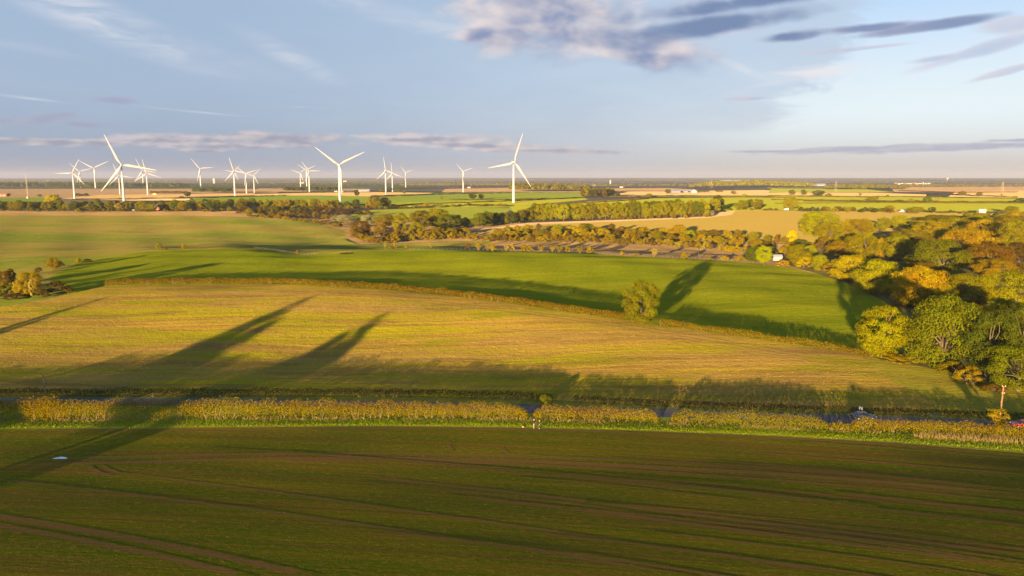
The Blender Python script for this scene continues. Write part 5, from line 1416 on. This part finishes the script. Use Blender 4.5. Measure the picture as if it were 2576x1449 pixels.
def car(loc, rz, mat, label, cat='car', name='car'):
    e = empty(name, loc, rz); tag(e, label, cat, 'cars on the road')
    body = [(-2.2, .35), (-2.28, .6), (-2.22, .86), (-1.75, .95), (1.0, .92), (1.75, .84), (2.15, .70), (2.27, .5), (2.22, .3), (1.85, .22), (-1.85, .22)]
    V, Fc = loft(body, lambda x, z: .88 - .07 * abs(x / 2.2) ** 3 - .05 * (z > .8)); b = mesh_obj('body', V, Fc, mat, e)
    mod = b.modifiers.new('bevel', 'BEVEL'); mod.width = .07; mod.segments = 2; mod.limit_method = 'ANGLE'
    cab = [(-1.95, .94), (-1.35, 1.32), (-.7, 1.43), (.1, 1.42), (.55, 1.3), (1.15, .92)]
    V, Fc = loft(cab, lambda x, z: .80 - .32 * (z - .92)); g = mesh_obj('windows', V, Fc, PANE, e)
    roof = [(-1.32, 1.335), (-.7, 1.445), (.1, 1.435), (.52, 1.32), (.4, 1.31), (.05, 1.39), (-.7, 1.40), (-1.25, 1.31)]
    V, Fc = loft(roof, lambda x, z: .82 - .32 * (z - .92)); mesh_obj('roof', V, Fc, mat, e)
    p = MB()
    for s in (-1, 1):
        for x0, x1 in ((-.62, -.66), (-1.5, -1.62)): p.tube([(x0, s * .665, 1.38 if x0 > -1 else 1.25), (x1, s * .80, .95)], [.035, .035], 4)
    p.build('door_pillars', mat, e)
    for s in (-1, 1):
        q = MB(); q.box((2.13, s * .6, .66), (.2, .32, .13)); q.build('headlight', LAMPW, e)
        q = MB(); q.box((-2.22, s * .62, .76), (.1, .3, .15)); q.build('tail_light', LAMPR, e)
        q = MB(); q.box((.78, s * .95, .98), (.12, .16, .12)); q.build('wing_mirror', mat, e)
    wheels(e, (-1.36, 1.36), .80, .33)
    return e
def on_road(dx, frac):
    best = None
    for i in range(300):
        a = along(ROADN_P, i / 299); b = along(ROADF_P, i / 299)
        x = a[0] + (b[0] - a[0]) * frac; y = a[1] + (b[1] - a[1]) * frac
        d = CX + FPX * x / (y * math.cos(PITCH) + CAM_Z * math.sin(PITCH))
        if best is None or abs(d - dx) < best[0]: best = (abs(d - dx), x, y, i)
    _, x, y, i = best
    a = along(ROADF_P, max(i - 4, 0) / 299); b = along(ROADF_P, min(i + 4, 299) / 299)
    return (x, y, zg(x, y) + .02), math.atan2(b[1] - a[1], b[0] - a[0])
l, rz = on_road(2171, .62); car(l, rz, paint('dark_blue_paint', (.018, .035, .085)), 'dark blue car on the road by the white sign, half behind the hedge')
l, rz = on_road(2576, .34); car(l, rz + math.pi, paint('dark_red_paint', (.38, .03, .045)), 'dark red car cut off by the right edge of the frame')
VW = paint('white_van_paint', (.46, .455, .45))
def van(dx, base, wpx, rz, label, motor=False):
    x, y, z = bp(dx, base); k = mpp(x, y); s = wpx * k / 5.6
    e = empty('motorhome' if motor else 'van', (x, y, z), rz, (s, s, s)); tag(e, label, 'motorhome' if motor else 'van', 'vehicles on the far road')
    if motor: prof = [(-2.8, .45), (-2.8, 3.0), (1.6, 3.05), (2.1, 2.6), (1.75, 2.0), (2.2, 1.2), (2.75, 1.0), (2.8, .45)]
    else: prof = [(-2.8, .35), (-2.8, 2.4), (.9, 2.45), (1.35, 2.2), (2.0, 1.3), (2.7, 1.05), (2.8, .4)]
    V, Fc = loft(prof, lambda X, Z: 1.0 - .06 * (Z > 1.9)); mesh_obj('body', V, Fc, VW, e)
    m = MB(); m.box((1.95, 0, 1.62), (.5, 1.75, .5)); m.build('windscreen', PANE, e)
    for s_ in (-1, 1):
        m = MB(); m.box((-.8 if motor else 1.1, s_ * 1.0, 1.75), (1.3 if motor else .7, .05, .5)); m.build('side_window', PANE, e)
        m = MB(); m.box((2.74, s_ * .75, .85), (.12, .3, .2)); m.build('headlight', LAMPW, e)
    wheels(e, (-1.7, 1.8), .95, .36)
    return e
van(1978, 529, 12, R(150), 'white van beside the tall golden green tree on the far road')
van(2269, 534, 15, R(184), 'white van with a red car behind it on the far road')
van(2468, 537, 20, R(178), 'white motorhome on the far road at the right', True)
x, y, z = bp(2255, 534); c_ = car((x, y, z), R(184), paint('red_paint', (.45, .05, .03)), 'small red car behind the white van on the far road'); c_['group'] = 'vehicles on the far road'
x, y, z = bp(335, 529.5); k = mpp(x, y); e = car((x, y, z), R(10), VW, 'white car parked left of the brick farmhouse'); e['group'] = 'cars parked by the farmhouse'
x, y, z = bp(353, 530); e = car((x, y, z), R(-20), VW, 'second white car parked close to the brick farmhouse'); e['group'] = 'cars parked by the farmhouse'

# ------------------------------------------------------------------ poles, sign, railing, fence
WOODM = flat_mat('weathered_wood', (.21, .145, .075), 0.9, 0.1, 0.4, 3)
REDW = flat_mat('reddish_wood', (.30, .14, .06), 0.9, 0.1, 0.4, 3)
def col_at(dx, Z):
    """plan place at depth Z in a column of the view"""
    return (dx - CX) / FPX * (Z * math.cos(PITCH) + CAM_Z * math.sin(PITCH)), Z
def pole(x, y, H, mat, label, arms, steps, lean=0.0, r=.14):
    e = empty('utility_pole', (x, y, zg(x, y))); tag(e, label, 'pole', 'wooden poles')
    m = MB(); m.tube([(0, 0, -.5), (lean * .5, 0, H * .5), (lean, 0, H)], [r * 1.2, r, r * .8], 8); m.build('post', mat, e)
    for f, w in arms:
        c = MB(); c.box((lean, -r, H * f), (w, .1, .12)); ca = c.build('crossarm', mat, e)
        for s in (-1, 1):
            q = MB(); q.add(*lathe([(.05, 0), (.07, .06), (.05, .12), (.06, .16), (.02, .2)], 8)); o = q.build('insulator', FRAME, ca); o.location = (lean + s * w * .44, -r, H * f + .06)
    for i in range(steps):
        q = MB(); zz = H * (.35 + .55 * i / max(steps - 1, 1)); q.tube([(lean * zz / H, 0, zz), (lean * zz / H + (.3 if i % 2 else -.3), 0, zz)], [.03, .03], 4); q.build('step_peg', GREYM, e)
px, py = col_at(119, 152.0); pole(px, py, 6.9, WOODM, 'plain leaning wooden pole behind the roadside hedge on the left', [], 0, -.25, .16)
px, py = col_at(2514, 141.5); pole(px, py, 7.4, REDW, 'reddish wooden pole with step pegs rising from the small leafy tree', [(.985, .7), (.80, .5)], 6, 0.15, .13)
x, y, z = bp(1757, 651); pole(x, y, 25 * mpp(x, y), DARKW, 'small dark wooden pole on the rough bank above the green crop', [(.93, 1.6)], 0, 0, .16)
x, y, z = bp(2164.5, 1048); e = empty('road_sign', (x, y, z), R(-52)); tag(e, 'small white board sign on two posts above the dark blue car', 'sign')
for s in (-1, 1):
    m = MB(); m.tube([(s * .3, 0, -.3), (s * .3, 0, 2.1)], [.035, .035], 6); m.build('post', GREYM, e)
m = MB(); m.box((0, -.06, 1.78), (.72, .04, .46)); bo = m.build('board', FRAME, e)
GREENM = flat_mat('green_paint', (.02, .05, .03), 0.5, 0.3, 0.2, 2)
x, y, z = bp(2350, 1050); e = empty('railing', (x, y, z), R(-6)); tag(e, 'low dark green metal railing on the far verge, right of the dark blue car', 'railing')
for s in (-1.3, 0, 1.3):
    m = MB(); m.box((s, 0, .35), (.09, .09, .9)); m.build('post', GREENM, e)
for zz in (.35, .72):
    m = MB(); m.box((0, -.06, zz), (2.8, .05, .13)); m.build('rail', GREENM, e)
def fence(path, label, n):
    pp = plan(path, 8, False)
    c0 = pp[len(pp) // 2]; e = empty('post_and_wire_fence', (c0[0], c0[1], zg(*c0))); tag(e, label, 'fence', 'field fences')
    W = []
    me = None
    for i in range(n):
        x, y = along(pp, i / (n - 1)); z = zg(x, y); loc = (x - c0[0], y - c0[1], z - e.location.z)
        if me is None:
            m = MB(); m.tube([(0, 0, -.4), (0, 0, 1.05)], [.055, .05], 6); o = m.build('post', WOODM, e); me = o.data
        else:
            o = bpy.data.objects.new('post', me); COL.objects.link(o); o.parent = e
        o.location = loc; o.rotation_euler = (rv.uniform(-.06, .06), rv.uniform(-.06, .06), 0); W.append(loc)
    for h in (.4, .75, 1.1):
        m = MB(); m.tube([(a, b, c + h) for a, b, c in W], [.012] * n, 3); m.build('wire', GREYM, e)
fence([(640, 625.5), (700, 632.5), (752, 641), (800, 640.5)], 'weathered post and wire fence dipping along the left crest', 26)
fence([(1030, 630), (1100, 628), (1200, 629.5), (1290, 632), (1450, 636.5)], 'post and wire fence along the middle of the crest', 40)
fence([(1500, 639), (1640, 646), (1760, 653), (1880, 660)], 'post and wire fence below the rough bank', 36)

# ------------------------------------------------------------------ small things
PLASTIC = flat_mat('white_plastic', (.60, .62, .66), 0.4, 0.4, 0.15, 1)
x, y, z = bp(151, 1153.5); rs9 = np.random.RandomState(9); g = []; n1, n2 = 15, 7
for s in (1, 0):
    for i in range(n1):
        for j in range(n2):
            u = i / (n1 - 1) - .5; v = j / (n2 - 1) - .5
            g.append((u * 2.1 + .3 * v, v * .75 * (1 - u * u * 2) - .5 * u * .3, .03 * s + .02 + .16 * s * abs(math.sin(i * .9 + j)) * (1 - abs(2 * u)) + .03 * s * rs9.rand()))
Fq = [(i * n2 + j, (i + 1) * n2 + j, (i + 1) * n2 + j + 1, i * n2 + j + 1) for i in range(n1 - 1) for j in range(n2 - 1)]
Fq += [tuple(k_ + n1 * n2 for k_ in f[::-1]) for f in Fq]
o = mesh_obj('plastic_sheet', g, Fq, PLASTIC, None, True); o.location = (x, y, z); tag(o, 'crumpled white plastic sheet lying on the tramline in the dark crop', 'plastic sheet')
ORG = flat_mat('orange_rubber', (.62, .26, .16), 0.6, 0.3, 0.15, 3)
x, y, z = bp(1316.2, 1075.8); a = np.linspace(0, math.pi, 9)
V, Fc = lathe([(.001 + .21 * math.sin(t), -.12 * math.cos(t) + .12) for t in a], 18); V = V * np.array([1.05, .7, 1])
o = mesh_obj('ball', V, Fc, ORG, None, True); o.location = (x, y, z + .02); tag(o, 'small orange oval ball on the verge grass left of the two people', 'ball')
STRAW = flat_mat('straw', (.55, .38, .17), 0.95, 0.1, 0.4, 2)
for (dx, by, w, h, lab, rws) in ((389, 490, 9, 4, 'stack of straw bales on the tan stubble near the red brown thicket', ((3, 0), (2, 1))), (1565, 575, 14, 4.4, 'low heap of straw bales on the sown field behind the scrub belt', ((3, 0), (2, 1)))):
    x, y, z = bp(dx, by); k = mpp(x, y); e = empty('bale_stack', (x, y, z), .15); tag(e, lab, 'bale stack')
    bw, bh = w * k / 3, h * k / 2
    for cnt, lv in rws:
        for i in range(cnt):
            m = MB(); m.box(((i - (cnt - 1) / 2) * bw * 1.01, 0, bh * (lv + .5) + .01), (bw * .97, bw * .7, bh * .97), 0, rv.uniform(-.05, .05), .97); m.build('bale', STRAW, e)

# ------------------------------------------------------------------ the two walkers
def skin_obj(name, pts, edges, mat, parent, sub=1):
    me = bpy.data.meshes.new(name)
    me.from_pydata([p[:3] for p in pts], edges, [])
    o = bpy.data.objects.new(name, me); COL.objects.link(o); o.parent = parent; me.materials.append(mat)
    o.modifiers.new('skin', 'SKIN')
    if not me.skin_vertices: me.attributes.new('x', 'FLOAT', 'POINT')
    sv = me.skin_vertices[0].data if me.skin_vertices else None
    if sv:
        for i, p in enumerate(pts):
            r = p[3]; sv[i].radius = (r, r) if not isinstance(r, tuple) else r
        sv[0].use_root = True
    s = o.modifiers.new('sub', 'SUBSURF'); s.levels = sub; s.render_levels = sub
    return o
def person(dx, by, H, rz, label, cols, coat, arm):
    x, y, z = bp(dx, by); s = H / 1.75
    e = empty('person', (x, y, z), rz, (s, s, s)); tag(e, label, 'person', 'people on the verge')
    skin, hair, top, leg, shoe = [flat_mat(n_, c_, .7, .2, .1, 4) for n_, c_ in zip(('skin', 'hair', 'jacket_cloth', 'trouser_cloth', 'shoe_leather'), cols)]
    # faces -Y; x is the person's left
    P = [(0, 0, .95, (.13, .10)), (0, .01, 1.12, (.12, .09)), (0, .015, 1.32, (.15, .10)), (0, .01, 1.44, (.10, .08)), (0, -.005, 1.52, .05), (0, -.015, 1.60, (.070, .082)), (0, -.02, 1.68, (.074, .092)), (0, -.01, 1.735, (.05, .06)), (0, -.105, 1.625, .016)]
    E = [(0, 1), (1, 2), (2, 3), (3, 4), (4, 5), (5, 6), (6, 7), (5, 8)]
    for sd in (-1, 1):
        b = len(P)
        P += [(sd * .10, 0, .90, .09), (sd * .11, -.01 * sd, .50, .062), (sd * .11, .03, .28, .052), (sd * .115, .04, .08, .040), (sd * .125, -.10, .035, .035)]
        E += [(0, b), (b, b + 1), (b + 1, b + 2), (b + 2, b + 3), (b + 3, b + 4)]
        b = len(P)
        el, wr = arm[0 if sd < 0 else 1]
        P += [(sd * .17, .01, 1.42, .055), (sd * (.17 + el[0]), el[1], el[2], .040), (sd * (.17 + wr[0]), wr[1], wr[2], .028)]
        E += [(3, b), (b, b + 1), (b + 1, b + 2)]
        d = Vector(P[b + 2][:3]) - Vector(P[b + 1][:3]); d.normalize()
        side = Vector((1, 0, 0)); side -= d * side.dot(d); side.normalize(); dn = d.cross(side)
        pc = Vector(P[b + 2][:3]) + d * .07; P.append((*pc, (.036, .018))); E.append((b + 2, b + 3))
        for q, (of, ln) in enumerate(((-.030, .072), (-.010, .085), (.010, .08), (.028, .062))):
            f0 = pc + side * of + d * .03; f1 = f0 + d * ln * .55 + dn * .012; f2 = f1 + d * ln * .4 + dn * .028
            i0 = len(P); P += [(*f0, .010), (*f1, .009), (*f2, .007)]; E += [(b + 3, i0), (i0, i0 + 1), (i0 + 1, i0 + 2)]
        t0 = pc - d * .045 - side * .035 * sd; t1 = t0 - side * .02 * sd + d * .045
        i0 = len(P); P += [(*t0, .012), (*t1, .009)]; E += [(b + 3, i0), (i0, i0 + 1)]
    skin_obj('body', P, E, skin, e)
    # jacket, trousers, shoes, hair
    J = [(0, 0, .98 - coat, (.165, .13)), (0, .01, 1.12, (.16, .125)), (0, .015, 1.32, (.185, .135)), (0, .01, 1.45, (.13, .10)), (0, 0, 1.51, .075)]
    EJ = [(0, 1), (1, 2), (2, 3), (3, 4)]
    for sd in (-1, 1):
        el, wr = arm[0 if sd < 0 else 1]; b = len(J)
        J += [(sd * .175, .01, 1.42, .075), (sd * (.17 + el[0]), el[1], el[2], .058), (sd * (.17 + wr[0] * .96 + el[0] * .04), wr[1] * .96 + el[1] * .04, wr[2] * .96 + el[2] * .04, .044)]
        EJ += [(3, b), (b, b + 1), (b + 1, b + 2)]
    skin_obj('jacket', J, EJ, top, e)
    T = [(0, 0, .98, (.155, .12)), (0, 0, .90, (.14, .115))]; ET = [(0, 1)]
    for sd in (-1, 1):
        b = len(T); T += [(sd * .10, 0, .84, .105), (sd * .112, -.01 * sd, .50, .080), (sd * .113, .03, .26, .070), (sd * .115, .04, .10, .062)]
        ET += [(1, b), (b, b + 1), (b + 1, b + 2), (b + 2, b + 3)]
    skin_obj('trousers', T, ET, leg, e)
    for sd in (-1, 1):
        skin_obj('shoe', [(sd * .115, .06, .055, (.05, .05)), (sd * .118, -.04, .05, (.052, .045)), (sd * .125, -.15, .035, (.045, .03))], [(0, 1), (1, 2)], shoe, e)
    skin_obj('hair', [(0, .045, 1.62, .062), (0, .03, 1.70, .078), (0, -.025, 1.755, .062)], [(0, 1), (1, 2)], hair, e)
    for sd in (-1, 1):
        m = MB(); m.add(*lathe([(.002, -.012), (.011, 0), (.002, .012)], 8)); o = m.build('eye', DARKW, e); o.location = (sd * .03, -.105, 1.655)
        m = MB(); m.box((sd * .082, .0, 1.64), (.02, .035, .06)); m.build('ear', skin, e)
    m = MB(); m.box((0, -.098, 1.585), (.045, .012, .010)); m.build('mouth', LAMPR, e)
bent_arm = ((.06, -.02, 1.16), (-.02, -.26, 1.12))
relax = ((.07, .03, 1.15), (.09, -.08, .92))
person(1343.3, 1077.6, 1.84, R(62), 'white haired person in a dark jacket and pale trousers, facing the other person', ((.55, .34, .26), (.36, .34, .30), (.03, .028, .035), (.22, .22, .19), (.45, .14, .04)), .10, (relax, bent_arm))
person(1357, 1078.2, 1.62, R(-75), 'shorter person in a dark knee length coat and dark trousers, facing the taller one', ((.55, .30, .24), (.52, .36, .30), (.035, .026, .024), (.02, .017, .016), (.35, .28, .28)), .30, (bent_arm, relax))

# ------------------------------------------------------------------ tramlines and worn tracks
def strip(path, width, mat, amp, seed, lift=.012, label=None):
    pp = plan(path, 24, False)
    L = sum(math.hypot(b[0] - a[0], b[1] - a[1]) for a, b in zip(pp, pp[1:]))
    n = max(8, int(L / 1.2)); rs = np.random.RandomState(seed)
    C = np.array([along(pp, i / n) for i in range(n + 1)])
    for _ in range(12): C[1:-1] = (C[:-2] + 2 * C[1:-1] + C[2:]) / 4
    T = np.gradient(C, axis=0); T /= np.linalg.norm(T, axis=1, keepdims=True); N = np.column_stack([-T[:, 1], T[:, 0]])
    us = (-1, -.55, 0, .55, 1); V = []; A_ = []
    f = np.linspace(0, 1, n + 1); endf = np.minimum(1, np.minimum(f, 1 - f) * 12)
    for q in us:
        X = C + N * q * width / 2
        V.append(np.column_stack([X, zt(X[:, 0], X[:, 1]) + lift])); A_.append(np.full(n + 1, (0.0, .8, 1.0, .8, 0.0)[us.index(q)]) * amp * endf)
    V = np.stack(V, 1).reshape(-1, 3); A_ = np.stack(A_, 1).ravel(); k = len(us)
    Fc = np.array([(i * k + j + 1, i * k + j, (i + 1) * k + j, (i + 1) * k + j + 1) for i in range(n) for j in range(k - 1)])
    o = mesh_obj('tyre_track', V, Fc, mat, None, True)
    if o.data.polygons[0].normal.z < 0: o.data.flip_normals()
    at = o.data.attributes.new('track', 'FLOAT', 'POINT'); at.data.foreach_set('value', A_.astype(np.float32))
    tag(o, label, None, None, 'structure'); return o
FG = GM['fore']; SG = GM['stubble']
TR = [([(-60, 1158), (160, 1153), (400, 1146), (640, 1142), (960, 1140), (1288, 1146), (1600, 1158), (1930, 1176), (2250, 1200), (2640, 1238)], 1.0, .9),
      ([(-60, 1168), (160, 1167), (400, 1161), (640, 1155), (960, 1152), (1288, 1159), (1600, 1172), (1930, 1190), (2250, 1214), (2640, 1252)], 1.3, 1.0),
      ([(600, 1164), (960, 1158), (1288, 1167), (1600, 1183), (1930, 1206), (2250, 1232), (2640, 1272)], .8, .6),
      ([(860, 1192), (1130, 1222), (1400, 1252), (1700, 1290), (2000, 1326), (2300, 1362), (2640, 1404)], .9, .95),
      ([(1130, 1247), (1400, 1275), (1700, 1314), (2000, 1352), (2300, 1390), (2640, 1434)], .9, .95),
      ([(-60, 1290), (200, 1332), (400, 1368), (600, 1408), (800, 1452)], 1.1, 1.0), ([(-60, 1312), (200, 1358), (400, 1398), (560, 1436), (640, 1456)], 1.0, .9),
      ([(300, 1190), (640, 1232), (900, 1268), (1200, 1310), (1600, 1368), (2000, 1424), (2200, 1456)], .7, .5), ([(-60, 1200), (300, 1240), (640, 1282), (1000, 1334), (1400, 1394), (1760, 1454)], .7, .45),
      ([(2000, 1110), (2250, 1128), (2640, 1160)], .9, .5), ([(1900, 1140), (2250, 1166), (2640, 1200)], .8, .4), ([(220, 1172), (232, 1185), (262, 1197), (290, 1199)], .7, .9), ([(255, 1170), (268, 1182), (300, 1190)], .6, .8),
      ([(1130, 1110), (1125, 1122), (1140, 1136)], .5, .6), ([(1262, 1118), (1262, 1130), (1280, 1142)], .5, .6), ([(-60, 1083), (340, 1081), (640, 1078), (960, 1076), (1288, 1079), (1600, 1088), (1930, 1100), (2250, 1118), (2640, 1150)], .75, 1.1),
      ([(1700, 1220), (2100, 1268), (2640, 1330)], .8, .5), ([(2100, 1240), (2350, 1268), (2640, 1300)], 1.2, .6)]
for i, (p, w, a) in enumerate(TR): strip(p, w * 1.5, FG, max(a, .8), i, .007 + .0007 * i, 'brown tramline pressed into the dark foreground crop')
for k_ in range(13):
    x0 = rv.uniform(500, 1900); y0 = 1120 + rv.uniform(0, 230); sl = .085 + .055 * (y0 - 1120) / 230 + rv.uniform(-.004, .004); n_ = 7; ln_ = rv.uniform(500, 1500)
    TR.append(([(x0 + ln_ * i_ / (n_ - 1), y0 + sl * (ln_ * i_ / (n_ - 1)) * (.75 + .3 * i_ / n_)) for i_ in range(n_)], rv.uniform(.32, .5), .85))
for i, (p, w, a) in list(enumerate(TR))[18:]: strip(p, w * 1.5, FG, a, i, .007 + .0007 * i, 'brown tramline pressed into the dark foreground crop')
ST = [([(380, 726), (640, 727), (960, 743), (1288, 778), (1500, 806), (1750, 843), (2000, 886), (2200, 918)], .8, .8), ([(380, 731), (640, 732), (960, 749), (1288, 785), (1500, 813), (1750, 851), (2000, 894), (2200, 926)], .8, .8),
      ([(1500, 817), (1750, 858), (2000, 902), (2250, 940), (2500, 975)], .8, .6), ([(1600, 840), (1900, 892), (2200, 940), (2400, 968)], .8, .6), ([(0, 965), (640, 970), (1288, 982), (1900, 1008), (2300, 1026)], .9, .5)]
for i, (p, w, a) in enumerate(ST): strip(p, w * 1.6, SG, a, 40 + i, .008 + .0007 * i, 'brown wheel track in the stubble field')

# ------------------------------------------------------------------ air
def haze(dens):
    m = bpy.data.materials.new('haze_air'); m.use_nodes = True; t = NT(m.node_tree); t.n.clear()
    v = t.new('ShaderNodeVolumePrincipled'); v.inputs['Color'].default_value = (.52, .54, .64, 1); v.inputs['Density'].default_value = dens; v.inputs['Anisotropy'].default_value = 0.0
    o = t.new('ShaderNodeOutputMaterial'); t.l.new(v.outputs[0], o.inputs['Volume'])
    mb = MB(); mb.box((0, 8600, 66), (27400, 19500, 168)); h = mb.build('haze', m)
    tag(h, 'thin bluish evening haze over the far plain', None, None, 'stuff')

haze(5.0e-5)
